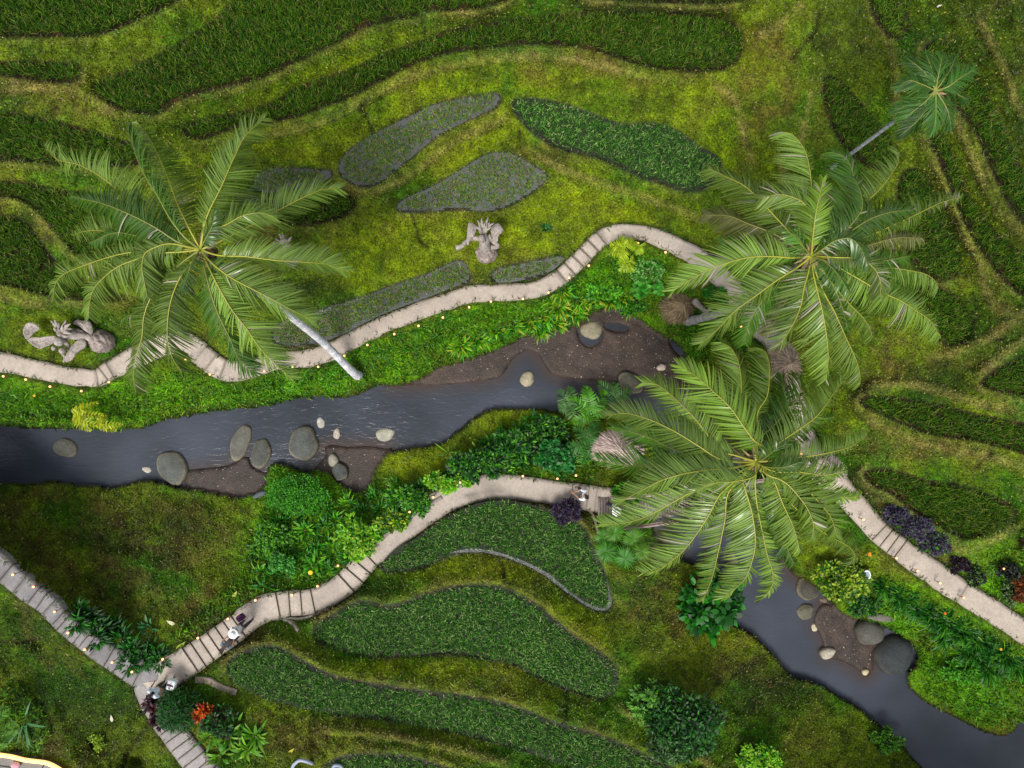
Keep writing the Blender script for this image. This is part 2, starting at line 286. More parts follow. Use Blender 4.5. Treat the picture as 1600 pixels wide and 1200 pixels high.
PATHS=[('stone_path',path_samples(PATH_A),(.48,.41,.345)),('stone_path',path_samples(PATH_B),(.46,.395,.335)),('stone_path',path_samples(PATH_C),(.25,.235,.235)),('stone_path',path_samples(PATH_D),(.33,.30,.29))]
# ---------------------------------------------------------------- terrain heights (Laplace fill between fixed levels)
fix=np.zeros((NY,NX),bool);Zf=np.zeros((NY,NX))
def setz(w,m,z):
    Zf[w][m]=z if np.ndim(z)==0 else z[m];fix[w][m]=True
RV=smooth(RIVER,1);w,D=sd_poly(RV,60);RIVD=np.full((NY,NX),99.);RIVD[w]=D
BANK=(RIVD>0)&(RIVD<=5)
PAD={k:smooth(v[4],2) for k,v in PADDIES.items()};PD={}
for k,P in PAD.items():
    PD[k]=sd_poly(P,26)
PATHMASK=np.full((NY,NX),99.);PZ=np.zeros((NY,NX))
for nm,sl,c in PATHS:
    A=np.array([q for s in sl for q in s[1]])
    w=win(A[:,:2],40);D,S=dist_line(A[:,:2],GX[w],GY[w])
    i=np.clip(S.astype(int),0,len(A)-2);f=S-i;z=A[i,5]*(1-f)+A[i+1,5]*f;hw=(A[i,2]*(1-f)+A[i+1,2]*f)/2
    d=D-hw;m=d<PATHMASK[w];PATHMASK[w]=np.where(m,d,PATHMASK[w]);PZ[w]=np.where(m,z,PZ[w])
ctrl=[(60,1010,3.5),(30,960,3.9),(100,1100,3.0),(30,1180,2.6),(150,1160,2.8),(215,1190,3.0),(220,1110,3.0),(140,1050,3.1),(200,850,1.3),(120,800,.9),(330,860,1.4),(300,950,2.3),(200,930,2.2),(60,850,2.2),(150,900,2.2),(440,850,1.3),(480,780,.9),(1050,1000,2.2),(1150,1100,1.7),(1000,1130,3.2),(1300,1190,1.5),(1100,1200,3.2),(1480,1000,1.3),(1500,1080,.9),(1400,900,1.7),(1560,880,2.5),(1580,960,2.4),(1140,580,1.9),(1120,545,1.5),(1060,490,1.3),(1000,420,2.2),(975,900,2.1),(430,1150,4.2),(560,1150,4.1),(1250,150,4.4),(1200,260,3.9),(1200,60,5.0),(1280,60,5.2),(1350,90,5.0),(1500,30,6.6),(1590,120,7.0),(1590,30,7.2),(640,370,2.4),(900,330,2.8),(1000,320,3.0),(300,440,2.6),(700,620,0),(820,690,1.0),(860,730,1.3),(660,720,.7),(1560,840,2.9),(1400,560,3.6),(1350,600,3.0),(1450,560,3.9),(1590,440,4.6)]
def relax(Zi,n,om=None):
    for _ in range(n):
        A=np.pad(Zi,1,mode='edge');Zn=(A[:-2,1:-1]+A[2:,1:-1]+A[1:-1,:-2]+A[1:-1,2:])/4
        Zi=np.where(fix_,Zf_,Zn)
    return Zi
def solve():
    global fix_,Zf_
    Zc=None
    for st in (16,8,4,2,1):
        fx=fix[::st,::st] if st==1 else None
        if st>1:
            ny,nx=(NY+st-1)//st,(NX+st-1)//st;fx=np.zeros((ny,nx),bool);zz=np.zeros((ny,nx));cnt=np.zeros((ny,nx))
            jj,ii=np.nonzero(fix);np.add.at(zz,(jj//st,ii//st),Zf[jj,ii]);np.add.at(cnt,(jj//st,ii//st),1)
            fx=cnt>0;zf=np.where(fx,zz/np.maximum(cnt,1),0)
        else: fx,zf=fix,Zf
        if Zc is None: Zc=np.where(fx,zf,3.)
        else:
            ny,nx=zf.shape;yy=np.minimum(np.arange(ny)/2,Zc.shape[0]-1.001);xx=np.minimum(np.arange(nx)/2,Zc.shape[1]-1.001)
            j=yy.astype(int);i=xx.astype(int);fy=(yy-j)[:,None];fx_=(xx-i)[None]
            Zc=(Zc[j][:,i]*(1-fx_)+Zc[j][:,i+1]*fx_)*(1-fy)+(Zc[j+1][:,i]*(1-fx_)+Zc[j+1][:,i+1]*fx_)*fy
        fix_,Zf_=fx,zf;Zc=relax(Zc,160 if st>1 else 60)
    return Zc
edge=np.zeros((NY,NX),bool);edge[0]=edge[-1]=True;edge[:,0]=edge[:,-1]=True
ze=np.clip(2.5+np.abs(GY-640)/170.+np.maximum(GX-1200,0)/400,2,7.5)
Zf[edge]=ze[edge];fix|=edge&(RIVD>30)
for k,(w,D) in PD.items(): setz(w,D<0,PADDIES[k][0])
for x,y,z in ctrl:
    j=int((y-Y0)/G);i=int((x-X0)/G);Zf[j-1:j+2,i-1:i+2]=z;fix[j-1:j+2,i-1:i+2]=True
m=PATHMASK<3;Zf[m]=PZ[m]-.12;fix|=m
m=RIVD<=0;Zf[m]=-.35;fix|=m
Zf[BANK&~(PATHMASK<3)]=.38;fix|=BANK
Z0=solve()
# earth bunds on the downhill rim of every paddy
BUND=np.zeros((NY,NX))
for k,(w,D) in PD.items():
    lv=PADDIES[k][0];ring=(D>=0)&(D<8)&(PATHMASK[w]>4)&(RIVD[w]>8)
    low=ring&(Z0[w]<lv-.02)
    other=np.zeros_like(low)
    for k2,(w2,D2) in PD.items():
        if k2!=k:
            t=np.zeros((NY,NX),bool);t[w2]=D2<0;other|=t[w]
    low&=~other
    setz(w,low,lv+.17)
    s=np.clip((lv-Z0[w])*4,0,1)*np.clip(1-np.abs(D-6)/9,0,1)*(D>-2)*(~other)
    BUND[w]=np.maximum(BUND[w],s)
Z=solve()
N1=vnoise(GX,GY,60,1,5)-.5;N2=vnoise(GX,GY,14,2,2)-.5
free=np.clip((PATHMASK-4)/10,0,1)*np.clip((RIVD-4)/12,0,1)
inpad=np.zeros((NY,NX))
for k,(w,D) in PD.items(): inpad[w]=np.maximum(inpad[w],np.clip(.5-D/4,0,1))
LINES=[[(1431,202),(1451,236),(1472,280),(1495,334),(1512,381),(1530,405),(1532,434),(1549,474),(1573,491),(1620,480)],[(1482,175),(1505,209),(1522,253),(1543,304),(1573,348),(1610,378)],[(1355,-10),(1364,20),(1391,71),(1401,111),(1400,150),(1398,185)],[(1525,20),(1558,85),(1578,135),(1600,190)],[(1340,604),(1400,598),(1460,606),(1520,628),(1600,640)],[(1524,590),(1560,558),(1610,522)],[(1340,642),(1380,668),(1430,690),(1500,706),(1560,716),(1620,738)],[(1348,765),(1400,806),(1470,846),(1508,862),(1550,845),(1620,805)],[(1270,140),(1262,170),(1258,200),(1240,240)],[(1180,60),(1215,40),(1260,0)],[(1110,130),(1150,150),(1160,200),(1175,260)],[(820,225),(870,262),(950,292),(1040,318),(1100,345)],[(330,228),(400,212),(470,205),(545,172),(600,140),(680,108),(760,92),(840,86),(930,98),(1010,122),(1090,130)],[(545,300),(600,298),(660,262),(715,215),(770,196),(800,180)],[(0,140),(60,138),(110,136),(150,158),(190,182)],[(1220,250),(1235,300),(1225,340)],[(1440,560),(1500,548),(1560,520),(1620,470)],[(500,1140),(600,1148),(700,1166),(800,1195)],[(960,1100),(1040,1150),(1120,1200)],[(80,480),(0,462),(-60,455)]]
for P in LINES:
    P=smooth(P,2,False);w=win(P,24);D,S_=dist_line(P,GX[w],GY[w]);s=np.clip(1-(D/(7+5*vnoise(GX[w],GY[w],30,93,2)))**2,0,1)*np.clip(np.minimum(S_,len(P)-1-S_)/(len(P)*.16),0,1)*np.clip((PATHMASK[w]-3)/8,0,1)*(1-inpad[w]*.8);Z[w]+=s*.16;BUND[w]=np.maximum(BUND[w],s*.85)
CUSH=[(0,650),(120,655),(200,640),(330,620),(450,596),(560,590),(600,575),(640,560),(690,530),(760,500),(800,490),(840,478),(900,455),(960,430),(980,440),(900,470),(800,505),(740,530),(690,560),(650,585),(605,590),(560,612),(450,625),(330,636),(210,660),(120,672),(0,660)]
w,D=sd_poly(smooth(CUSH,1),10);CM=np.zeros((NY,NX));CM[w]=np.clip(.6-D/9,0,1)*(RIVD[w]>3);Z=Z+CM*(.28+.5*(vnoise(GX,GY,26,71,2)-.4))
Z=Z+free*(1-inpad)*(N1*.4+N2*.2)
GUL=np.zeros((NY,NX))
for P in GULLIES:
    P=np.array(P,float);w=win(P,20);D,_=dist_line(P,GX[w],GY[w]);g=np.clip(1-D/(3+4*vnoise(GX[w],GY[w],9,88,2)),0,1)*.8;GUL[w]=np.maximum(GUL[w],g)
Z-=GUL*.2
SAND=np.zeros((NY,NX));SB=[]
for P in SANDS:
    P=smooth(P,1);w,D=sd_poly(P,20);s=np.clip(.5-D/8,0,1);SAND[w]=np.maximum(SAND[w],s)
for P in PUDDLES:
    w,D=sd_poly(smooth(P,1),20);SAND[w]=np.minimum(SAND[w],np.clip(.45+D/3.5,0,1))
PATIO=[(-240,1160),(-40,1168),(20,1176),(75,1186),(100,1196),(125,1230),(130,1440),(-240,1440)]
w,D=sd_poly(PATIO,20);Z[w]=np.where(D<0,np.minimum(Z[w],2.9),np.where(D<14,np.minimum(Z[w],3.1),Z[w]))
mR=RIVD<=0
Z=np.where(mR,np.where(SAND>0,-.35+.45*SAND+ .05*(N2+N1),Z),Z)
def gz(px,py): return samp(Z,px,py)
# ---------------------------------------------------------------- ground colour: what grows or lies where
def lerp(a,b,t): t=np.asarray(t)[...,None];return a*(1-t)+b*t
n_a=vnoise(GX,GY,90,5,4);n_b=vnoise(GX,GY,22,6,3);n_c=vnoise(GX,GY,9,8,2)
olive=srgb(88,106,16);green=srgb(52,94,10);moss=srgb(120,136,8);tan=srgb(134,124,66);brown=srgb(86,68,36);dark=srgb(34,52,10);soil=srgb(40,32,24);bright=srgb(84,140,8)
C=lerp(olive,green,np.clip((n_a-.42)*4,0,1))
def blob(x,y,rx,ry=None,p=1.5):
    ry=ry or rx;d=((GX-x)/rx)**2+((GY-y)/ry)**2;return np.exp(-d**p)
MOSSB=[(620,400,120,60),(690,360,120,50),(560,430,80,40),(650,120,230,40),(700,200,220,60),(880,330,130,60),(980,330,140,40),(820,200,100,60),(450,235,90,40),(1150,180,110,120),(1160,70,90,60),(700,235,120,40),(800,380,90,40),(820,650,80,25),(640,720,60,30),(1135,580,40,50),(780,890,200,20),(900,980,60,60),(640,1045,220,14),(1150,1000,90,60),(850,120,200,30)]
MS=np.zeros_like(n_a)
for b in MOSSB: MS=np.maximum(MS,blob(*b))
C=lerp(C,moss,np.clip(MS*(.2+1.1*(n_b-.2)),0,.95))
BRN=[(250,830,190,60),(200,900,130,60),(330,960,60,60),(60,790,70,30),(1010,920,60,60),(1060,960,50,60),(40,130,150,25),(130,160,120,25),(960,110,160,30),(860,240,60,20),(430,350,60,40),(1180,1040,90,50),(480,1150,160,30),(1250,60,100,40),(1200,160,80,60),(120,1180,80,30),(1400,560,120,40),(1450,580,100,20),(1420,700,100,20),(1500,880,60,20),(20,380,60,40)]
BR=np.zeros_like(n_a)
for b in BRN: BR=np.maximum(BR,blob(*b))
C=lerp(C,brown,np.clip(BR*(n_b*1.8-.5),0,.65))
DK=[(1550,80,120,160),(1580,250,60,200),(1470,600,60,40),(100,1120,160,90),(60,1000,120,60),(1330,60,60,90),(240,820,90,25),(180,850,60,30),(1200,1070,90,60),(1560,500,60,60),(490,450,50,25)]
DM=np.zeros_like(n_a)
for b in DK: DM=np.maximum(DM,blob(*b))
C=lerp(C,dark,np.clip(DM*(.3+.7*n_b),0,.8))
BRT=[(300,610,330,30),(120,640,130,40),(520,600,110,22),(640,575,60,26),(700,530,120,22),(800,495,130,30),(970,440,90,45),(560,545,90,20),(1000,500,40,20),(470,780,90,50),(450,850,90,60),(580,830,80,60),(1560,920,60,60),(1500,1050,110,60),(1400,960,90,50),(1540,890,50,50)]
BT=np.zeros_like(n_a)
for b in BRT: BT=np.maximum(BT,blob(*b))
C=lerp(C,bright,np.clip(BT*(.45+.6*n_c),0,.85))
# soil on the steep lower parts of the risers and bare specks
gy,gx=np.gradient(Z,G*.028);slope=np.hypot(gx,gy)
C=lerp(C,soil,np.clip((slope-1.1)*1.2,0,.75)*(.4+.6*n_b))
C=lerp(C,tan,np.clip(BUND*(.1+.85*n_b),0,.75))
C=lerp(C,soil,np.clip(GUL*1.1,0,.85))
# rim of bare mud just inside a paddy's uphill edge
for k,(w,D) in PD.items():
    md=srgb(62,60,54) if PADDIES[k][2] else srgb(44,36,24)
    C[w]=lerp(C[w],md,np.clip(1.1-D/3.5,0,1))
C=lerp(C,soil,(PATHMASK<5)*.55)
sandc=lerp(srgb(70,54,45),srgb(48,38,31),np.clip(n_a*1.6-.3,0,1))
C=np.where(mR[...,None],sandc,C)
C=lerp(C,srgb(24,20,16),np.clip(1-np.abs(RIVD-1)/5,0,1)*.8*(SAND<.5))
n_d=vnoise(GX,GY,40,91,4);n_e=vnoise(GX,GY,6,92,1);C=lerp(C,brown,np.clip((n_d-.58)*2.5,0,.28)*(SAND<.1)*(~mR));C=lerp(C,dark,np.clip((.42-n_d)*3,0,.5)*(~mR));C=np.clip(C*(.6+.8*n_c[...,None])*(.75+.5*n_e[...,None]),0.002,1)
GC=C
V=W(GX,GY,Z).reshape(-1,3)
jj,ii=np.meshgrid(np.arange(NY-1),np.arange(NX-1),indexing='ij');a=(jj*NX+ii).ravel()
Q=np.stack([a,a+NX,a+NX+1,a+1],-1)
# one sheet: the rim runs on to the far hills
rim=np.concatenate([np.arange(NX),np.arange(1,NY)*NX+NX-1,(NY-1)*NX+np.arange(NX-2,-1,-1),np.arange(NY-2,0,-1)*NX])
VR=V[rim];far=VR*np.array([1.6,1.6,1]);far[:,2]=VR[:,2]*.6+2;far2=VR*np.array([14,14,0])+np.array([0,0,5.])
n=len(V);m=len(rim);k=np.arange(m);k2=(k+1)%m
Q=np.concatenate([Q,np.stack([rim[k],n+k,n+k2,rim[k2]][::-1],-1),np.stack([n+k,n+m+k,n+m+k2,n+k2][::-1],-1)])
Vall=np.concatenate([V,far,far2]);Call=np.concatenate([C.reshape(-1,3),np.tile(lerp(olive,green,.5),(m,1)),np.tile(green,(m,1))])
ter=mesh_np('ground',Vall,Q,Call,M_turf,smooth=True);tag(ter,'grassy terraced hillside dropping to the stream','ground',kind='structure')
# sandy bed material on river faces
ter.data.materials.append(M_sand)
cen=(RIVD[:-1,:-1]<=0).ravel();mi=np.zeros(len(Q),np.int32);mi[:len(cen)][cen]=1;ter.data.polygons.foreach_set('material_index',mi)
# water
def m_water(name,c1,c2,rough,sc,st,at=False):
    m=bpy.data.materials.new(name);m.use_nodes=True;nt=m.node_tree;N=nt.nodes;L=nt.links;b=N['Principled BSDF']
    b.inputs['Roughness'].default_value=rough;b.inputs['IOR'].default_value=1.33;b.inputs['Specular IOR Level'].default_value=.5
    g=N.new('ShaderNodeNewGeometry');n=N.new('ShaderNodeTexNoise');n.inputs['Scale'].default_value=.16;n.inputs['Detail'].default_value=3;L.new(g.outputs['Position'],n.inputs['Vector'])
    r=N.new('ShaderNodeValToRGB');r.color_ramp.elements[0].position=.36;r.color_ramp.elements[1].position=.62;r.color_ramp.elements[0].color=(*c1,1);r.color_ramp.elements[1].color=(*c2,1)
    L.new(n.outputs['Fac'],r.inputs[0]);L.new(r.outputs[0],b.inputs['Base Color'])
    if at:
        a=N.new('ShaderNodeAttribute');a.attribute_name='Col';mx=N.new('ShaderNodeMix');mx.data_type='RGBA';L.new(a.outputs['Fac'],mx.inputs[0]);L.new(r.outputs[0],mx.inputs[6]);mx.inputs[7].default_value=(.06,.045,.04,1);L.new(mx.outputs[2],b.inputs['Base Color'])
    mp=N.new('ShaderNodeMapping');mp.inputs['Scale'].default_value=(1.2,3.0,1);mp.inputs['Rotation'].default_value=(0,0,.2);L.new(g.outputs['Position'],mp.inputs['Vector'])
    n2=N.new('ShaderNodeTexNoise');n2.inputs['Scale'].default_value=sc;n2.inputs['Detail'].default_value=4;n2.inputs['Distortion'].default_value=1.2;L.new(mp.outputs[0],n2.inputs['Vector'])
    n3=N.new('ShaderNodeTexNoise');n3.inputs['Scale'].default_value=.35;L.new(g.outputs['Position'],n3.inputs['Vector'])
    mm=N.new('ShaderNodeMath');mm.operation='MULTIPLY';L.new(n2.outputs['Fac'],mm.inputs[0]);L.new(n3.outputs['Fac'],mm.inputs[1])
    bp=N.new('ShaderNodeBump');bp.inputs['Strength'].default_value=st;bp.inputs['Distance'].default_value=.15;L.new(mm.outputs[0],bp.inputs['Height']);L.new(bp.outputs[0],b.inputs['Normal'])
    return m
wm=m_water('stream_water',(.03,.036,.046),(.066,.076,.10),.15,1.5,.22,True)
SHL=np.zeros((NY,NX))
for P in SANDS:
    w,D=sd_poly(smooth(P,1),40);SHL[w]=np.maximum(SHL[w],np.clip(1-(D/26),0,1)**1.5*(.4+.9*vnoise(GX[w],GY[w],24,61,2)))
SHL=np.clip(SHL,0,1)
for P in PUDDLES:
    w,D=sd_poly(smooth(P,1),20);SHL[w]*=np.clip(.3+D/6,0,1)
ww=win(RV,6);sub=(RIVD[ww]<8)
# water sheet made only of cells lying over the bed
jj,ii=np.nonzero(sub[:-1,:-1]|sub[1:,1:]);ny,nx=sub.shape
Vw=W(GX[ww],GY[ww],0.).reshape(-1,3);a=jj*nx+ii;Qw=np.stack([a,a+nx,a+nx+1,a+1],-1)
used,inv=np.unique(Qw,return_inverse=True);wo=mesh_np('stream_water',Vw[used],inv.reshape(-1,4),np.repeat(SHL[ww].reshape(-1,1)[used],3,1),wm,smooth=True);tag(wo,'slate grey stream winding between the grassy banks','water',kind='structure')
pm=m_water('paddy_water',(.06,.066,.058),(.115,.122,.118),.2,3,.3);pm2=mat('field_mud',(.026,.028,.018),.75,attr=False,noise=(2,.4),spec=.2)
for kk_ in (1,2):
    mbp=MB()
    for k,P in PAD.items():
        lv,dn,kd=PADDIES[k][:3]
        if kd!=kk_: continue
        c_=P.mean(0);Pq=P[::-1];tri=tessellate_polygon([[Vector((float(a),float(b),0)) for a,b in Pq]]);mbp.add(W(Pq[:,0],Pq[:,1],lv+.035),None,[t[::1] for t in tri])
    tag(mbp.build('paddy_water',(pm,pm2)[kk_-1]),('pale grey water standing in the sparsely planted paddies','dark water under the densely planted paddies')[kk_-1],'water',kind='structure')
RIMW=smooth([(704,864),(720,861),(749,859),(783,866),(817,878),(851,895),(884,922),(911,942),(935,953),(950,951),(955,938),(948,901)],2,False)
S_=np.array(RIMW);T_=unit(np.gradient(S_,axis=0));n_=np.stack([-T_[:,1],T_[:,0]],-1);hw_=((2.6+3.4*(vnoise(S_[:,0],S_[:,1],18,95,3)-.5))*np.clip(np.sin(np.linspace(0,math.pi,len(S_)))*2.6,0,1))[:,None];A_=W(*(S_-n_*hw_).T,2.05);B_=W(*(S_+n_*hw_).T,2.05);k_=np.arange(len(S_)-1)*2
tag(mesh_np('paddy_water',np.stack([A_,B_],1).reshape(-1,3),np.stack([k_,k_+1,k_+3,k_+2],-1),None,pm),'pale strip of water along the rim of the crescent paddy','water',kind='structure')
# ---------------------------------------------------------------- paths
for pi,(nm,slabs,pc) in enumerate(PATHS):
    mb=MB()
    for ty,sl in slabs:
        A=np.array(sl);n=len(A);hw=A[:,2]/2
        jit=(vnoise(A[:,0],A[:,1],14,31+pi,2)-.5)*4.4;jit2=(vnoise(A[:,0]+300,A[:,1],11,41+pi,2)-.5)*4.4
        if ty=='tread': jit=jit*0+random.uniform(-.8,.8);jit2=jit2*0+random.uniform(-.8,.8)
        t=np.linspace(-1,1,7)
        off=np.where(t[None]<0,t[None]*(hw+jit)[:,None],t[None]*(hw+jit2)[:,None])
        px=A[:,0,None]+off*A[:,3,None];py=A[:,1,None]+off*A[:,4,None]
        z=A[:,5,None]-.018*np.abs(t[None])**6+0*px
        if ty=='tread': z=z-(.02*np.abs(np.linspace(-1,1,n))**4)[:,None]
        top=W(px,py,z);bot=top-np.array([0,0,.32])
        # ring of profile: bottom left, top..., bottom right
        prof=np.concatenate([bot[:,:1],top,bot[:,-1:]],1);K=prof.shape[1]
        Vp=prof.reshape(-1,3);i=np.arange(n-1)[:,None]*K;j=np.arange(K-1)[None]
        Qp=np.stack([i+j,i+j+1,i+K+j+1,i+K+j],-1).reshape(-1,4)
        ends=[]
        for e in (0,(n-1)*K):
            for q in range(1,K-2): ends.append([e,e+q,e+q+1])
            ends.append([e,e+K-2,e+K-1])
        sh=np.array(pc)*random.uniform(.93,1.07)
        st=np.clip(vnoise(px,py,26,55,3)*1.5-.2,0,1)
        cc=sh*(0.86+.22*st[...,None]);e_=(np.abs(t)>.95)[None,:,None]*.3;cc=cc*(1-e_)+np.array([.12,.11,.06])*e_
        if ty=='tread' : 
            e_=((np.arange(n)==0)|(np.arange(n)==n-1))[:,None,None]*.35;cc=cc*(1-e_)+np.array([.11,.10,.05])*e_  # step-edge shade painted into the tread ends, mixed with mossy dirt colour
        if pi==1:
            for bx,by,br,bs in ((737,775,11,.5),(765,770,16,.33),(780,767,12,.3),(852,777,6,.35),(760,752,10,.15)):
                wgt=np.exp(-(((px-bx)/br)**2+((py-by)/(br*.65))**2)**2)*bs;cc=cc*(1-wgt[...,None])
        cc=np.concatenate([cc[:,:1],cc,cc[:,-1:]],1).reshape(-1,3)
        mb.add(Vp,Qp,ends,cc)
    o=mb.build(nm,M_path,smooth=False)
    tag(o,['pale upper footpath following the far bank and climbing to the right','pale middle footpath with steps leading to the bridge','grey stepped footpath coming in from the left edge','short flight of grey steps leaving the junction downward in the photo'][pi],'path',kind='structure')
# ================================================================ turf, rice and ground cover
def blades_turf(n,name,label,dens,Lr,wr,cmul=1.0,seed=1,up=(.3,1.0),cjit=.3,cfun=None,lift=0):
    r=np.random.default_rng(seed);px=r.uniform(-40,1640,n);py=r.uniform(-40,1240,n)
    d=dens(px,py);k=r.random(n)<d;px,py=px[k],py[k];n=len(px);z=gz(px,py)
    pos=W(px,py,z)-np.array([0,0,.01-lift]);th=r.uniform(0,2*math.pi,n);el=r.uniform(up[0],up[1],n)
    dd=unit(np.stack([np.cos(th)*np.cos(el),np.sin(th)*np.cos(el),np.sin(el)],-1))
    c=samp(GC,px,py) if cfun is None else cfun(px,py,r)
    c=c*cmul*(1+r.uniform(-cjit,cjit,(n,1)))*(1+r.uniform(-.12,.12,(n,3)))
    V,Q,Cc=leaves(pos,dd,r.uniform(*Lr,n),r.uniform(*wr,n),.35,np.clip(c,.002,1),3,tilt=1.0)
    o=mesh_np(name,V,Q,Cc,M_blade);tag(o,label,'grass',kind='stuff');return o
def d_turf(px,py):
    return np.clip((samp(PATHMASK,px,py)-1)/3,0,1)*(samp(RIVD,px,py)>1.5)*(1-samp(inpad,px,py))*np.clip(1-samp(GUL,px,py)*1.3,0,1)
blades_turf(430000,'grass','short olive turf covering the slopes and bunds',d_turf,(.08,.2),(.01,.024),1.25,11,cjit=.55)
def c_spec(px,py,r):
    pal=np.array([srgb(150,160,30),srgb(120,100,60),srgb(70,120,10),srgb(160,150,90),srgb(30,50,8),srgb(20,26,8)]);return pal[r.integers(0,6,len(px))]
blades_turf(140000,'weeds','scattered weeds and dry specks among the turf',d_turf,(.05,.12),(.015,.03),1,12,(.0,.6),.3,c_spec)
# longer lush growth on the stream banks
LUSH=[[(0,605),(60,612),(140,622),(200,605),(300,572),(345,600),(430,588),(520,568),(600,530),(700,490),(800,470),(890,440),(930,410),(1000,385),(1060,410),(1040,460),(1000,495),(940,478),(880,510),(800,532),(720,560),(640,590),(590,600),(540,616),(420,632),(280,648),(230,665),(100,668),(0,664)],
[(418,733),(440,724),(475,740),(540,768),(585,765),(600,735),(640,760),(690,745),(740,700),(790,660),(870,645),(925,690),(935,730),(920,760),(850,745),(760,742),(700,755),(640,795),(590,840),(555,880),(515,905),(440,925),(400,935),(350,960),(280,1000),(250,1015),(300,960),(380,900),(400,820),(420,770)],
[(1250,880),(1300,915),(1360,890),(1400,910),(1470,960),(1560,1000),(1640,1040),(1640,1120),(1560,1140),(1480,1110),(1440,1075),(1440,1020),(1400,990),(1330,955),(1290,925)],
[(1060,520),(1090,500),(1180,520),(1180,640),(1110,660),(1090,590)],[(0,1060),(60,1080),(80,1180),(0,1185)],
[(1530,870),(1600,850),(1640,960),(1560,935)]]
LM=np.zeros((NY,NX))
for P in LUSH:
    w,D=sd_poly(smooth(P,1),20);LM[w]=np.maximum(LM[w],np.clip(.5-D/10,0,1))
def d_lush(px,py): return samp(LM,px,py)*np.clip((samp(PATHMASK,px,py)-1)/4,0,1)*(samp(RIVD,px,py)>-2)*(1-samp(inpad,px,py))
def c_lush(px,py,r):
    b=samp(GC,px,py);g=np.array([srgb(70,150,10),srgb(40,110,12),srgb(100,170,14),srgb(26,80,14),srgb(130,170,20)])[r.integers(0,5,len(px))];return b*.35+g*.65*(.4+1.2*vnoise(px,py,26,77,3)[:,None])
blades_turf(520000,'bank_foliage','bright green ground cover spilling over the stream banks',d_lush,(.08,.2),(.015,.035),.9,13,(.2,1.2),.35,c_lush)
# extra moss on the bright yellow cushion beside the stream
blades_turf(330000,'moss_cushion','vivid yellow green moss along the lip of the far bank',lambda x,y:samp(CM,x,y)*(samp(RIVD,x,y)>-3),(.05,.1),(.018,.035),.95,14,(.1,.9),.3,lambda px,py,r:np.array([srgb(120,190,10),srgb(150,190,16),srgb(90,160,10)])[r.integers(0,3,len(px))])
blades_turf(170000,'bank_leaves','broad leaves and long grass crowding the stream banks',d_lush,(.18,.42),(.02,.04),1.0,15,(.3,1.3),.4,c_lush)
def d_edge(px,py): q=samp(PATHMASK,px,py);return np.clip(1-np.abs(q+.5)/3.0,0,1)*(vnoise(px,py,13,66,2)>.38)*(samp(RIVD,px,py)>3)
def c_edge(px,py,r): return np.array([srgb(40,80,14),srgb(60,104,16),srgb(90,110,30),srgb(110,96,50)])[r.integers(0,4,len(px))]
blades_turf(420000,'path_edge_grass','grass creeping over the edges of the footpaths',d_edge,(.14,.34),(.01,.022),1.0,16,(.5,1.3),.4,c_edge,.1)
def d_dry(px,py): return np.clip(np.exp(-(((px-245)/110)**2+((py-825)/45)**2)**1.5)+.7*np.exp(-(((px-1010)/60)**2+((py-930)/50)**2)**1.5)+.5*np.exp(-(((px-1180)/60)**2+((py-1060)/60)**2)**1.5),0,1)*(vnoise(px,py,16,67,3)>.45)*d_turf(px,py)
blades_turf(260000,'dry_weeds','brown withered weeds and twigs matted on the near slope',d_dry,(.1,.25),(.008,.02),1.0,17,(.1,1.0),.5,lambda px,py,r:np.array([srgb(84,66,44),srgb(52,42,28),srgb(110,92,60),srgb(60,70,30),srgb(28,26,18)])[r.integers(0,5,len(px))])
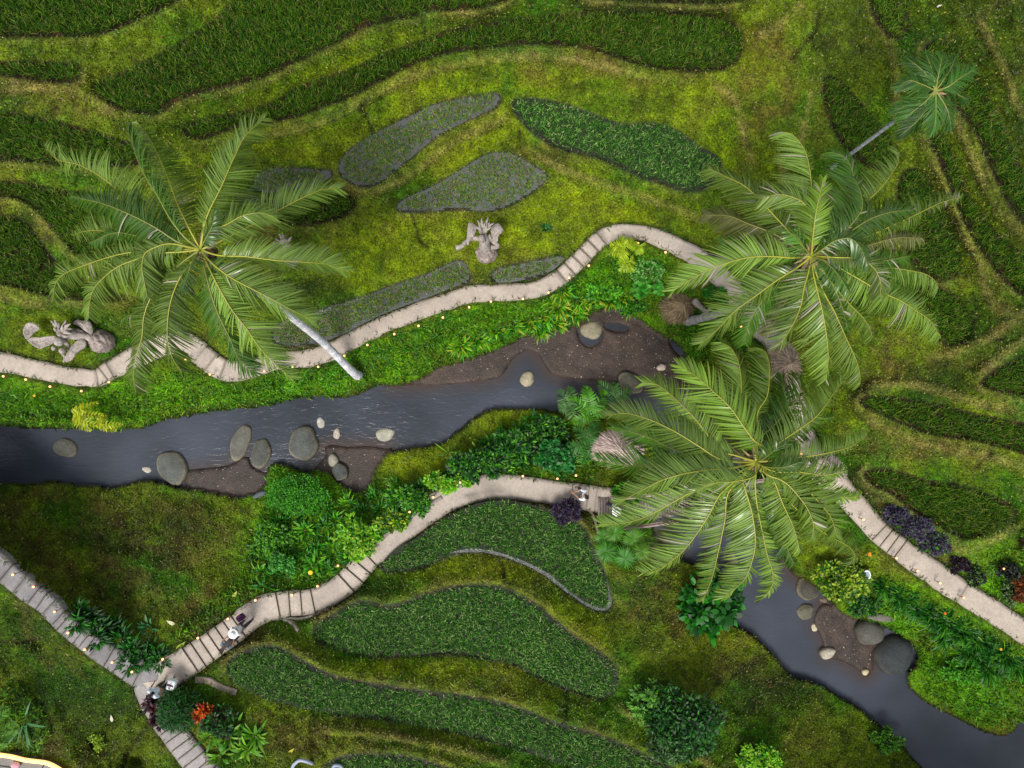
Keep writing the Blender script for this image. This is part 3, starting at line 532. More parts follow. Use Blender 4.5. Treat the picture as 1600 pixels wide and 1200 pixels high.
# rice, planted in rows
for idx,(k,P) in enumerate(PAD.items()):
    lv,dn,kd,lab,_=PADDIES[k];r=np.random.default_rng(100+idx)
    lo=P.min(0);hi=P.max(0);lo=np.maximum(lo,[-60,-60]);hi=np.minimum(hi,[1660,1260])
    if lo[0]>=hi[0] or lo[1]>=hi[1]: continue
    kk=(H-lv)/F;sp=.15/kk
    e_=(hi-lo).max()*.3;xs,ys=np.meshgrid(np.arange(lo[0]-e_,hi[0]+e_,sp),np.arange(lo[1]-e_,hi[1]+e_,sp));xs,ys=xs.ravel(),ys.ravel()
    cm=(lo+hi)/2;a=r.uniform(-.5,.5);X=cm[0]+(xs-cm[0])*math.cos(a)-(ys-cm[1])*math.sin(a);Y=cm[1]+(xs-cm[0])*math.sin(a)+(ys-cm[1])*math.cos(a)
    X=X+r.normal(0,sp*.2,len(X));Y=Y+r.normal(0,sp*.2,len(Y))
    m=samp(inpad,X,Y)>.75;m&=inside(P,X,Y)&(samp(PATHMASK,X,Y)>2)
    m&=dist_line(P,X,Y,True)[0]>1.5+5*vnoise(X,Y,16,97,2)
    if k=='p': m&=dist_line(RIMW,X,Y)[0]>5
    m&=(r.random(len(X))<dn*(.75+.5*vnoise(X,Y,30,9,2)));X,Y=X[m],Y[m];nt_=len(X)
    if nt_==0: continue
    nb=12
    X=np.repeat(X,nb);Y=np.repeat(Y,nb);n=len(X);pos=W(X,Y,lv)+np.stack([r.normal(0,.025,n),r.normal(0,.025,n),np.full(n,-.02)],-1)
    th=r.uniform(0,2*math.pi,n);el=r.uniform(.55,1.4,n);dd=np.stack([np.cos(th)*np.cos(el),np.sin(th)*np.cos(el),np.sin(el)],-1)
    Ls=(.42 if kd==0 else .3 if kd==1 else .36);L=r.uniform(.6,1.15,n)*Ls
    pal=[np.array([srgb(50,94,12),srgb(76,114,16),srgb(32,68,8),srgb(108,130,34),srgb(126,118,66)]),np.array([srgb(96,138,40),srgb(130,148,60),srgb(74,112,34),srgb(140,120,84),srgb(84,126,40)]),np.array([srgb(58,116,34),srgb(94,146,52),srgb(36,84,26),srgb(150,180,100),srgb(52,102,32)])][kd]
    pr=[.32,.26,.2,.17,.05];c=pal[r.choice(5,n,p=pr)]*(.75+.5*r.random((n,1)))*(.8+.45*vnoise(X,Y,60,21,3)[:,None])
    Vv,Qq,Cc=leaves(pos,dd,L,r.uniform(.007,.014,n)*(1.15,1.5,1.3)[kd],r.uniform(.1,.42,n),np.clip(c,.003,1),3,tilt=.7)
    tag(mesh_np('rice_plants',Vv,Qq,Cc,M_rice),lab,'rice',kind='stuff')
# ================================================================ fronds and palms
def spline3(P,n):
    P=np.asarray(P,float);L=np.r_[0,np.cumsum(np.linalg.norm(np.diff(P,axis=0),axis=1))];L/=L[-1]
    m=unit(np.gradient(P,L,axis=0))*np.linalg.norm(np.gradient(P,L,axis=0),axis=1,keepdims=True)
    u=np.linspace(0,1,n);i=np.clip(np.searchsorted(L,u,side='right')-1,0,len(P)-2);h=(L[i+1]-L[i])[:,None];t=((u-L[i])/(L[i+1]-L[i]))[:,None]
    return (2*t**3-3*t**2+1)*P[i]+(t**3-2*t**2+t)*h*m[i]+(-2*t**3+3*t**2)*P[i+1]+(t**3-t**2)*h*m[i+1]
def make_frond(parent,P3,Lf,n,wd,droop=.45,roll=0.,col=(0.1,.2,.03),ribc=None,start=.16,rr=.03,seed=0,name='frond',jit=.17,a0=1.15,a1=.45,K=5,label=None,hang=-.2,dry=0.,lmat=None):
    r=np.random.default_rng(seed);M=40;S=spline3(P3,M);T=unit(np.gradient(S,axis=0))
    t=np.concatenate([np.linspace(start,1,n)]*2);sd=np.concatenate([np.ones(n),-np.ones(n)]);t=np.clip(t+r.normal(0,.002,2*n),0,1)
    x=t*(M-1);i=np.clip(x.astype(int),0,M-2);f=(x-i)[:,None];p=S[i]*(1-f)+S[i+1]*f;tt=unit(T[i]*(1-f)+T[i+1]*f)
    side=unit(np.cross(tt,[0,0,1.]));nn=np.cross(side,tt);ro=roll+.15*np.sin(t*5+seed)
    cl_=np.interp(t,np.linspace(0,1,16),r.normal(0,1,16))
    s2=side*np.cos(ro)[:,None]+nn*np.sin(ro)[:,None];up=np.cross(s2,tt)
    up=np.where(up[:,2:]<0,-up,up);hg=hang*np.interp((t-start)/(1-start),[0,.5,1],[.8,1,.7])*(1+.25*cl_)
    cl=np.interp(t,np.linspace(0,1,22),r.normal(0,jit,22))  # leaflets bunch together
    a=np.interp(t,[start,.5,1],[a0,(a0+a1)/2+.1,a1])*1+cl+r.normal(0,.04,2*n)
    d=unit(s2*(sd*np.sin(a))[:,None]+tt*np.cos(a)[:,None]-up*(hg+r.normal(0,.09,2*n))[:,None])
    q=(t-start)/(1-start);L=Lf*np.interp(q,[0,.12,.45,.8,1],[.5,.82,1,.72,.35])*r.uniform(.88,1.08,2*n)
    u=np.linspace(0,1,K);P=p[:,None]+d[:,None]*(L[:,None]*u)[...,None];dr=droop*r.uniform(.75,1.25,2*n)*(1-.35*q);P[...,2]-=(dr*L)[:,None]*u**2
    w0=unit(tt-d*np.sum(tt*d,1,keepdims=True));nv=np.cross(d,w0);ti=r.normal(0,.28,2*n);wv=w0*np.cos(ti)[:,None]+nv*np.sin(ti)[:,None]
    pr=np.interp(u,[0,.12,.5,.85,1],[.45,.95,1,.6,.06]);Wv=wv[:,None]*(wd*r.uniform(.8,1.15,2*n))[:,None,None]*pr[None,:,None]
    c=np.array(col)*(1+r.uniform(-.3,.4,(2*n,1)));dm=(r.random(2*n)<dry*(.3+1.4*(np.sin(t*9+seed)>.3)));c[dm]=np.array([.42,.38,.30])*r.uniform(.5,1.2,(dm.sum(),1));L=np.where(r.random(2*n)<.05,L*r.uniform(.3,.7,2*n),L);V,Q,_=strips(P,Wv,c)
    yl=np.array([.30,.30,.05]);mixu=np.interp(u,[0,.3,.8,1],[.12,0,.05,.35]);cc=c[:,None]*(1-mixu[None,:,None])+yl*mixu[None,:,None];cc=np.repeat(cc,2,1).reshape(-1,3)
    o=mesh_np(name,V,Q,np.clip(cc,.002,1),lmat or M_frond,parent)
    if label:o['label']=label
    mb=MB();rad=np.interp(np.linspace(0,1,M),[0,.08,.3,1],[rr*1.7,rr*1.1,rr*.75,rr*.2]);rc=np.array(ribc if ribc is not None else (.36,.34,.035))
    rcc=rc[None]*(1+0*rad[:,None]);rcc=rcc*(1-.25*np.linspace(0,1,M)[:,None]);mb.tube(S+np.array([0,0,rr*.4]),rad,6,rcc,.7);mb.build('midrib',M_rib,o,True);return o
def palm(label,base,crown,fronds,zc,name='coconut_palm',tr=.15,bark=(.42,.41,.40),Lf=1.04,group=None,cat='palm tree',bow=(0,0),via=None):
    bx,by=base;bz=float(gz(bx,by));B=W(bx,by,bz);Cc=W(*crown,zc)
    t=thing(name,label,cat,B,group)
    P=[B-np.array([0,0,.3])]
    for u in np.linspace(0,1,14)[1:]:
        p=B*(1-u)+Cc*u;p=p+np.array([bow[0],bow[1],0])*math.sin(u*math.pi);P.append(p)
    if via: P=[B-np.array([0,0,.3]),B]+[W(*v) for v in via]+[Cc]
    P=spline3(np.array(P),70);u=np.linspace(0,1,70);R=np.interp(u,[0,.03,.12,1],[tr*1.6,tr*1.25,tr,tr*.72])*(1+.035*(np.arange(70)%2))
    cr=np.array(bark)*(1+.1*np.sin(np.arange(70)*2.1))[:,None]*(.8+.4*RNG.random((70,1)));mb=MB();mb.tube(P,R,12,cr);mb.build('trunk',M_bark,t,True)
    mb=MB()
    for q in range(9):
        a=q*2.4;mb.ball(Cc+np.array([math.cos(a)*.2,math.sin(a)*.2,-.25-.03*q]),(.13,.13,.2),C=(.16,.11,.06))
    for q in range(24 if tr>.1 else 6):
        a=RNG.uniform(0,6.28);e=RNG.uniform(.1,1);d=np.array([math.cos(a)*math.cos(e),math.sin(a)*math.cos(e),math.sin(e)]);l=RNG.uniform(.3,.6)
        mb.tube(np.array([Cc-[0,0,.2],Cc-[0,0,.2]+d*l*.6,Cc-[0,0,.2]+d*l+[0,0,-.1]]),[.06,.045,.015],5,np.array([(.30,.2,.12),(.34,.24,.12),(.42,.33,.2)])*RNG.uniform(.6,1.1))
    mb.build('crown_heart',M_bark,t,True)
    for i,fr in enumerate(fronds):
        lev,roll,dark,pts=fr[:4];kw=fr[4] if len(fr)>4 else {}
        pts=np.array([crown]+pts,float);Ls=np.r_[0,np.cumsum(np.hypot(*np.diff(pts,axis=0).T))];s=Ls/Ls[-1];Lm=Ls[-1]*(H-zc)/F
        rise=kw.get('rise',.9);drop=kw.get('drop',1.9);z=zc+lev*s**.7+ (rise*s-drop*s**2)*Lm/5.2
        P3=W(pts[:,0],pts[:,1],z)
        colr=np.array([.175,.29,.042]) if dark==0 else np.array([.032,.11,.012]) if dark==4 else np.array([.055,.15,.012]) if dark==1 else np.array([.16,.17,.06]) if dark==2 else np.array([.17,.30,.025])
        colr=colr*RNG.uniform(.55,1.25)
        if dark in(1,4): rc=(.22,.26,.05)
        elif dark==2: rc=(.30,.26,.08)
        else: rc=(.40,.40,.045)
        n=int(max(34,Lm*kw.get('den',24)))
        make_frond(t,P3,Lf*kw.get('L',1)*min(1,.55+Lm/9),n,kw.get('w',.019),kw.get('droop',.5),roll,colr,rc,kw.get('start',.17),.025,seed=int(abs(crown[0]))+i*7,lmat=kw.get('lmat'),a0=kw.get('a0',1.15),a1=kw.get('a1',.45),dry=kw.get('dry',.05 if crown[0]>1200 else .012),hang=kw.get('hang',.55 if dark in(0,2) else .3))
    return t
LS=dict(L=.8)
P1F=[(.2,.5,0,[(255,345),(198,308),(160,278),(124,258),(88,248),(70,228)]),(.3,-.6,0,[(292,350),(277,318),(266,288),(254,258),(240,228),(228,208),(214,190)]),
(.9,1.2,1,[(294,376),(270,348),(246,306),(224,270),(208,230),(199,202)]),(.7,-.5,0,[(323,340),(346,292),(366,246),(384,212),(412,186)]),(.0,1.3,0,[(320,340),(338,270),(348,236),(360,218),(370,212)],dict(L=.55)),
(.1,-.6,0,[(338,380),(366,366),(404,346),(440,326),(480,306),(506,296),(530,295)]),(1.2,-.2,3,[(326,364),(356,350),(380,337),(408,333),(428,338)],LS),
(.1,-.75,0,[(336,398),(384,401),(432,407),(480,410),(510,413),(540,424)],dict(L=.9)),(.5,-.4,0,[(331,411),(363,435),(397,453),(426,468),(457,485),(488,500)]),
(-.5,0,1,[(322,430),(330,460),(340,489),(359,528),(376,564),(397,582)]),(-.1,-.1,0,[(343,451),(363,485),(384,512),(409,547),(434,572),(455,590)]),
(.3,.2,0,[(296,414),(284,430),(269,464),(262,503),(263,537),(271,562),(284,580)]),(-.4,.3,0,[(290,422),(267,435),(238,462),(225,495),(222,526),(213,557),(209,589),(212,612)]),
(.9,.3,0,[(290,385),(262,381),(244,386),(227,396),(222,416),(225,437),(230,462)]),(.3,.3,0,[(290,393),(250,396),(211,406),(186,416),(161,435),(146,453),(140,474),(139,495)]),
(-.1,.3,0,[(270,390),(200,395),(134,414),(109,424),(92,435),(85,449),(84,466)]),(1.0,.1,1,[(286,382),(240,354),(196,332),(160,318),(130,311),(110,306)]),
(-.3,.5,0,[(270,385),(215,368),(164,361),(130,362),(114,368)]),(.3,.2,1,[(280,384),(240,376),(180,364),(142,379)],LS),(-.6,.1,1,[(285,410),(255,440),(235,470),(190,500)]),(-.7,.1,1,[(330,410),(370,440),(410,450)]),(-.6,.1,1,[(330,365),(365,320),(395,290)]),(-.6,.1,1,[(270,375),(215,350),(165,330)]),(1.3,.1,1,[(300,410),(290,440),(283,455)],dict(L=.6)),(1.1,.1,1,[(322,372),(332,352),(336,330)],dict(L=.6))]
p1=palm('tall coconut palm at the left with its white trunk leaning across the upper path',(560,587),(313,390),P1F,12.0,bark=(.6,.6,.62),tr=.17,via=[(505,535,3.6),(448,489,6.2),(395,450,8.8),(345,415,11)],group='coconut palms')
P2F=[(.5,-.4,0,[(1268,340),(1267,282),(1264,260),(1256,232),(1246,218),(1236,209),(1222,206)]),(.1,.3,0,[(1240,370),(1214,342),(1190,316),(1162,290),(1134,276),(1107,263)]),
(1.0,.2,0,[(1267,356),(1266,336),(1256,318),(1238,308),(1216,304),(1188,311)]),(1.4,.6,3,[(1270,370),(1276,326),(1286,280)],LS),(.3,.5,0,[(1238,403),(1210,401),(1173,402),(1142,409),(1107,422),(1084,434),(1052,455)]),
(-.6,.2,2,[(1240,385),(1210,366),(1170,350),(1140,338),(1100,336)]),(.7,-.2,1,[(1290,370),(1322,336),(1332,310),(1334,284),(1328,258),(1320,246),(1302,238)]),(1.2,-.5,1,[(1300,380),(1334,346),(1346,328),(1346,306),(1336,280)],LS),
(.1,-.5,0,[(1310,370),(1358,312),(1378,292),(1394,270),(1404,250),(1403,236)]),(1.0,-.1,1,[(1300,380),(1334,358),(1360,342),(1390,332),(1425,328)]),(.0,-.3,0,[(1310,388),(1350,372),(1404,348),(1430,336),(1454,324),(1472,316),(1504,308)]),
(1.5,.1,1,[(1282,392),(1306,376),(1328,373),(1342,384),(1350,400),(1356,416)],LS),(.9,-.3,0,[(1300,402),(1353,409),(1370,426),(1376,444),(1375,462)]),(.5,.2,1,[(1300,402),(1355,411),(1384,407),(1420,400)]),
(-.2,.2,0,[(1330,408),(1365,411),(1393,418),(1422,423),(1447,429),(1460,438),(1466,450)]),(.1,-.3,0,[(1290,408),(1340,435),(1382,459),(1403,468),(1432,486),(1453,501),(1468,526)]),
(-.6,.1,0,[(1276,430),(1288,459),(1303,486),(1320,524),(1336,559),(1343,582),(1344,600)]),(.2,0,0,[(1271,430),(1276,451),(1286,493),(1292,532),(1294,562),(1290,593)]),(.6,.2,0,[(1263,426),(1257,447),(1251,478),(1240,505),(1217,540)]),
(-.7,-.1,0,[(1290,430),(1330,478),(1347,495),(1359,513),(1363,528)]),(-.2,.3,0,[(1250,415),(1211,440),(1180,463),(1146,488),(1123,513),(1096,536)]),(-.8,.1,1,[(1240,420),(1200,460),(1172,500),(1163,538)]),(-.5,-.1,1,[(1285,420),(1310,465),(1325,515)]),(-.8,.2,1,[(1230,395),(1180,385),(1130,380)]),(-.8,.2,1,[(1310,415),(1360,450),(1410,480)]),(-.7,.2,1,[(1290,360),(1330,320),(1365,290)]),(-.9,.1,2,[(1245,440),(1230,465),(1215,497),(1200,522)]),(1.4,0,1,[(1255,385),(1245,370),(1230,362)],LS),(1.3,.3,1,[(1290,410),(1310,430),(1325,455)],LS),(.2,.1,2,[(1300,395),(1350,385),(1400,372),(1440,372)])]
p2=palm('coconut palm at the upper right with a grey trunk rising from the thatched mound',(1078,500),(1268,400),P2F,12.0,bark=(.36,.34,.33),tr=.16,bow=(-.3,-.5),group='coconut palms')
P3F=[(-.1,.3,0,[(1150,712),(1124,704),(1106,680),(1084,652),(1060,628),(1040,610),(1024,600),(1004,598)]),(.2,.4,0,[(1150,722),(1124,717),(1090,696),(1050,672),(1010,654),(976,646),(946,650)],dict(L=.85)),
(.6,.2,0,[(1160,728),(1134,732),(1100,735),(1070,740),(1035,750),(1005,765),(965,786)],dict(L=.8)),(-.9,.3,1,[(1130,735),(1080,732),(1032,729),(976,727),(935,720)]),(-1.1,.1,1,[(1120,716),(1060,705),(1010,682),(960,668)]),
(.1,.3,0,[(1150,740),(1104,756),(1060,780),(1020,802),(990,814),(960,819),(940,818)]),(-.1,.2,0,[(1150,750),(1124,774),(1108,804),(1090,832),(1068,860),(1044,880),(1024,892),(1005,895)]),
(-.4,.1,0,[(1160,745),(1138,770),(1133,810),(1128,836),(1120,872),(1112,904),(1098,938)],dict(L=.75)),(.4,.2,0,[(1160,745),(1164,764),(1173,794),(1178,820),(1180,850),(1174,880),(1164,904),(1148,920),(1130,934)]),
(-.3,-.2,0,[(1180,760),(1192,836),(1200,872),(1207,894),(1206,916),(1188,938)],dict(L=.8)),(.9,-.4,3,[(1196,740),(1224,752),(1248,776),(1264,800),(1271,824),(1268,842)],dict(w=.03,den=12)),
(.8,-.5,3,[(1210,740),(1250,756),(1280,786),(1298,808),(1307,838)],dict(w=.03,den=12)),(.1,-.3,0,[(1225,775),(1262,812),(1300,840),(1316,848),(1330,858),(1336,868),(1332,880)]),(.7,-.3,3,[(1215,742),(1260,754),(1290,768),(1314,776),(1342,776)],dict(L=.8)),
(.4,-.3,0,[(1190,710),(1220,690),(1250,670),(1276,650),(1292,630),(1304,612),(1316,594)]),(.2,-.4,0,[(1232,717),(1270,712),(1300,706),(1328,698),(1342,690),(1355,681)],dict(L=.7)),(-.3,-.2,1,[(1182,692),(1208,666),(1232,640),(1248,618),(1251,600),(1245,586)]),
(.0,-.1,0,[(1170,670),(1158,642),(1158,612),(1157,584),(1152,562),(1142,544),(1127,535)]),(-.3,-.1,0,[(1184,680),(1184,644),(1198,620),(1202,590),(1201,564),(1194,548),(1182,543)]),(.9,.3,3,[(1194,700),(1180,690),(1160,664),(1140,636),(1110,608),(1090,590),(1064,573)],dict(w=.03,den=12)),
(-1.0,.2,2,[(1150,705),(1128,676),(1110,640),(1102,606)]),(-1.3,.2,2,[(1130,770),(1084,812),(1060,838),(1040,860),(1024,884)]),(.5,-.1,0,[(1205,745),(1222,785),(1240,825),(1250,862)]),(-.2,.1,1,[(1195,750),(1215,800),(1228,850),(1240,880)]),(-.8,.1,1,[(1190,700),(1215,660),(1225,620),(1222,588)]),(-.6,.1,1,[(1205,700),(1245,670),(1280,655),(1300,652)]),(-.9,.1,1,[(1165,740),(1150,790),(1150,840)]),(-.8,.1,1,[(1220,760),(1275,800),(1310,820)]),(1.7,.1,1,[(1200,712),(1215,700),(1228,694)],LS),(1.6,0,1,[(1200,730),(1225,730),(1250,722)],LS),(1.5,.2,0,[(1180,742),(1150,752),(1110,756),(1080,770)],LS),(.8,-.2,3,[(1205,735),(1250,738),(1290,742),(1320,736)],LS)]
p3=palm('coconut palm right of centre whose crown hangs over the footbridge and stream',(1136,708),(1182,722),P3F,11.5,bark=(.36,.34,.33),tr=.16,group='coconut palms')
# small areca palm: short trunk, broad stiff leaflets
P4=[(.4,0,4,[(1440,132),(1420,126),(1404,136)]),(.3,0,4,[(1450,120),(1432,102),(1418,92)]),(.4,0,4,[(1458,118),(1452,98),(1446,84)]),(.5,0,4,[(1466,118),(1470,98),(1472,86)]),(.2,0,4,[(1476,122),(1487,104),(1492,90)]),(.5,-.2,4,[(1480,136),(1500,122),(1524,108)]),(-.1,0,4,[(1470,154),(1480,172),(1486,198)]),(0,0,4,[(1462,160),(1462,182),(1458,206)]),(-.3,.1,4,[(1444,154),(1422,164),(1398,172)]),(-.2,.1,4,[(1442,162),(1424,176),(1408,188)]),(-.3,.1,4,[(1448,170),(1430,192),(1406,212)]),(0,0,4,[(1484,142),(1500,150),(1512,156)])]
P4=[f if len(f)==5 else f+(dict(w=.02,den=15,L=.66,droop=.3,start=.12,rise=.7,drop=1.5,hang=.1,lmat=M_leaf,a0=.85,a1=.25,dry=0),) for f in P4]
palm('small dark green areca palm at the upper right with a thin grey leaning trunk',(1300,262),(1462,142),P4,11.0,name='areca_palm',tr=.075,bark=(.3,.32,.34),Lf=1.25)
# ================================================================ shrubs and garden plants
def gpos(px,py): z=float(gz(px,py));return W(px,py,z),(H-z)/F
def shrub(label,px,py,rx,ry,h,lf,lw,n,cols,cat='shrub',name='shrub',seed=0,group=None,K=3,upb=.5,clump=0,mat_=None):
    r=np.random.default_rng(900+seed);B,k=gpos(px,py);t=thing(name,label,cat,B,group);rx*=k;ry*=k
    nc=clump or max(5,int(n/45));a=r.uniform(0,6.28,nc);q=np.sqrt(r.random(nc));ce=np.stack([np.cos(a)*q*rx*.8,np.sin(a)*q*ry*.8,h*(.45+.5*(1-q**2))*r.uniform(.75,1.1,nc)],-1)+B
    i=r.integers(0,nc,n);v=unit(r.normal(0,1,(n,3)));v[:,2]=np.abs(v[:,2])*.9-.2;rad=min(rx,ry)*(.34 if nc<14 else .26)
    pos=ce[i]+v*rad*r.random((n,1))**.4;out=pos-ce[i];d=unit(out*np.array([1,1,.6])/rad+r.normal(0,.35,(n,3))+[0,0,upb*.5])
    cols=np.array([srgb(*c) for c in cols]);c=cols[r.integers(0,len(cols),n)]*(.7+.6*r.random((n,1)));c*=(.75+.5*r.random(nc))[i][:,None]
    V,Q,Cc=leaves(pos,d,r.uniform(.7,1.2,n)*lf,r.uniform(.75,1.2,n)*lw,.25,np.clip(c,.002,1),K+1,tilt=.5)
    mesh_np('foliage',V,Q,Cc,mat_ or M_leaf,t)
    mb=MB()
    for j in range(min(nc,16)): mb.tube(np.array([B-[0,0,.1],B*.5+ce[j]*.5-[0,0,.05],ce[j]]),[.03,.02,.01],5,(.12,.09,.05))
    mb.build('stem',M_bark,t,True);return t
def straps(label,px,py,r_,n,L,w,cols,cat='lily plant',name='lily_plant',seed=0,group=None,el=(.3,1.3),bend=.45,K=5):
    r=np.random.default_rng(1300+seed);B,k=gpos(px,py);t=thing(name,label,cat,B,group);a=r.uniform(0,6.28,n);q=np.sqrt(r.random(n))*r_*k
    pos=B+np.stack([np.cos(a)*q,np.sin(a)*q,0*q-.02],-1);th=a+r.normal(0,.7,n);e=r.uniform(*el,n);d=np.stack([np.cos(th)*np.cos(e),np.sin(th)*np.cos(e),np.sin(e)],-1)
    cols=np.array([srgb(*c) for c in cols]);c=cols[r.integers(0,len(cols),n)]*(.7+.6*r.random((n,1)))
    V,Q,Cc=leaves(pos,d,r.uniform(.65,1.15,n)*L,r.uniform(.8,1.2,n)*w,r.uniform(.6,1.3,n)*bend,c,K,tilt=.4)
    mesh_np('leaves',V,Q,Cc,M_leaf,t)
    mb=MB();mb.tube(np.array([B-[0,0,.15],B+[0,0,.06]]),[.05,.03],7,(.16,.2,.06));mb.build('root_stock',M_bark,t,True);return t
def fern(label,px,py,h,tips,Lf,col_,cat='fern',name='fern',seed=0,w=.03,den=16,group=None,droop=.2,tr=0.03):
    B,k=gpos(px,py);t=thing(name,label,cat,B,group);top=B+np.array([0,0,h]);mb=MB();mb.tube(np.array([B-[0,0,.15],B*.5+top*.5,top]),[tr*1.4,tr,tr*.9],7,(.14,.1,.06));mb.build('stem',M_bark,t,True)
    for i,(tx,ty) in enumerate(tips):
        E=W(tx,ty,B[2]+h*.9);mid=(top+E)/2+np.array([0,0,.22*np.linalg.norm(E-top)]);Lm=np.linalg.norm(E-top)
        make_frond(t,np.array([top,mid,E]),Lf,int(max(9,Lm*den)),w,droop,0,col_,np.array(col_)*1.2,.12,.012,seed=seed*31+i,jit=.04,a0=1.25,a1=.75,K=4,lmat=M_leaf)
    return t
G1=[(40,100,16),(60,130,20),(24,70,14),(90,150,30)];G2=[(90,160,20),(120,180,30),(60,130,16),(150,190,50)];DG=[(18,62,16),(28,84,18),(12,44,12),(50,110,34)]
YG=[(130,160,20),(160,180,40),(90,130,20),(60,100,16)];PU=[(52,44,66),(80,70,100),(34,26,44),(60,70,60)];MA=[(60,28,34),(84,40,46),(36,20,24)];OR=[(130,62,16),(96,48,14),(60,40,12)];RD=[(190,40,20),(210,90,30),(120,30,16),(180,130,40)]
shrub('large round dark green shrub at the bottom right of the rice paddies',1062,1115,66,58,1.5,.2,.045,2600,DG,seed=1)
shrub('loose light green shrub leaning left of the large round dark one',1004,1085,30,42,1.0,.2,.04,700,[(70,130,26),(100,150,50),(40,90,20)],seed=2)
shrub('small grey green shrub at the foot of the large round dark one',1040,1160,32,26,.8,.18,.04,600,[(50,90,40),(80,120,60),(30,60,24)],seed=3)
shrub('broad leaved deep green shrub overhanging the stream under the lowest palm crown',1104,935,46,56,1.6,.42,.13,560,[(24,96,18),(34,120,20),(16,66,14)],seed=4,K=3,clump=26)
shrub('bushy yellow green shrub above the stones on the right bank',1308,900,48,34,1.3,.17,.055,2000,[(120,150,20),(150,170,50),(70,120,16),(30,80,14)],seed=5)
shrub('purple leaved shrub nearest the steps of the right hand path',1398,803,26,18,.6,.13,.035,1300,PU,seed=6,group='purple shrubs beside the right path')
shrub('purple leaved shrub second along the right hand path',1424,822,30,22,.6,.13,.035,1500,PU,seed=7,group='purple shrubs beside the right path')
shrub('purple leaved shrub in the lower right of the purple bed with green sprigs',1455,846,28,22,.6,.13,.035,1500,PU+[(70,120,30)],seed=8,group='purple shrubs beside the right path')
shrub('dark maroon shrub just right of the purple bed beside the path',1492,880,20,14,.6,.12,.03,800,[(34,22,34),(50,34,46),(24,18,20)],seed=9)
shrub('dark shrub with light green flecks at the end of the path bed',1518,897,18,16,.6,.12,.03,800,[(34,26,36),(26,40,20),(90,130,50)],seed=10)
shrub('small dark purple bush beside the middle path near the steps',885,797,24,20,.8,.12,.03,1500,[(44,32,58),(64,50,76),(26,18,34)],seed=11)
shrub('rusty orange bush cut by the right edge',1588,912,24,26,.9,.11,.03,1700,OR,seed=12)
shrub('dark bush just behind the rusty orange one',1566,888,18,14,.8,.12,.03,700,[(30,28,34),(20,34,20),(60,66,50)],seed=13)
shrub('pale variegated bush left of the rusty orange one',1567,925,12,24,.6,.12,.03,700,[(110,130,80),(70,100,50),(40,70,34)],seed=14)
shrub('clipped bright green hedge at the right edge above the rusty bush',1594,848,9,28,.7,.07,.02,1500,[(80,140,16),(110,160,20),(50,100,10)],name='hedge',cat='hedge',seed=15)
shrub('feathery dark green bush beside the junction of the footpaths',290,1098,34,36,1.2,.2,.012,3800,[(26,80,22),(40,104,26),(16,52,16)],seed=16,K=2)
shrub('red and orange croton among the plants at the lower left',332,1104,17,15,1.3,.26,.035,260,RD,name='croton',cat='croton',seed=17,clump=6,upb=1.5)
shrub('maroon cordyline beside the two people at the path junction',254,1090,19,16,1.0,.26,.045,230,MA,name='cordyline',cat='cordyline',seed=18,clump=7,upb=1)
shrub('smaller maroon cordyline just below the larger one',259,1118,13,12,.8,.22,.04,150,MA,name='cordyline',cat='cordyline',seed=19,clump=5,upb=1)
shrub('dark green leafy shrub growing right of the feathery bush',352,1118,34,26,.9,.2,.04,900,DG+[(60,34,34)],seed=20)
shrub('soft mounded bright green shrub on the near bank opposite the grey stones',470,772,56,34,.8,.09,.025,5200,[(50,130,12),(80,160,16),(34,96,10)],seed=21)
shrub('light green leafy bush just below the soft mounded one',430,850,40,36,.6,.16,.04,1300,[(70,140,18),(100,160,24),(40,96,14)],seed=22)
shrub('pale green leafy bush left of the yellow flowers',445,880,24,22,.7,.13,.04,800,[(60,140,40),(90,160,60),(34,100,20)],seed=23)
shrub('leafy green bush left of the steps in the middle path',560,838,42,36,.7,.2,.05,1100,G2,seed=24)
shrub('glossy green bush between the stream and the middle path bend',640,782,40,26,.7,.2,.05,1000,G1,seed=25)
shrub('dense dark green bush in the bed above the middle path',745,728,52,26,.8,.22,.055,1700,DG+G1,seed=26)
shrub('tall leafy bush at the middle of the bed above the middle path',800,700,44,30,.9,.24,.055,1500,G1+DG,seed=27)
shrub('round leaved bush in the bed above the path near the steps',872,712,36,28,.8,.2,.085,800,[(30,104,34),(54,130,60),(20,70,22)],seed=28)
shrub('leafy bush with long stems on the bed between the rounded mound and the middle path',700,752,40,16,.6,.2,.05,800,G2,seed=41)
shrub('low leafy bush above the small cracked kerb of the middle path',612,812,30,18,.6,.2,.05,700,G1+YG,seed=42)
shrub('light green bush spreading on the upper bank right of centre',940,455,40,16,.5,.13,.04,1100,[(70,150,20),(110,180,30),(40,110,14)],seed=43)
shrub('leafy bush on the upper bank left of the angular pool',985,478,26,14,.5,.16,.045,600,G1,seed=44)
shrub('leafy dark bush under the large ferns beside the stream',852,670,44,22,.7,.2,.05,1000,DG+G1,seed=29)
shrub('small leafy bush with pale flowers on the upper bank under the path loop',1010,425,30,20,.5,.12,.035,900,[(40,120,14),(70,150,30),(150,190,110)],seed=30)
shrub('glossy bush with big rounded leaves near the thatched mound',1012,452,26,16,.7,.26,.09,140,[(60,150,34),(90,170,60)],seed=31,clump=8)
shrub('green bush squeezed between the bridge end and the first thatched roof',975,768,26,18,.9,.2,.06,600,G1,seed=32)
shrub('low green bush beside the grey trunk on the upper bank',1115,462,22,14,.6,.12,.035,700,[(30,110,16),(50,130,20)],seed=33)
shrub('tangled yellow green mossy mound between the palms by the stream',1132,582,36,40,1.0,.07,.018,5200,[(110,130,14),(130,130,24),(80,110,10),(100,80,30)],name='moss_mound',cat='mound',seed=34)
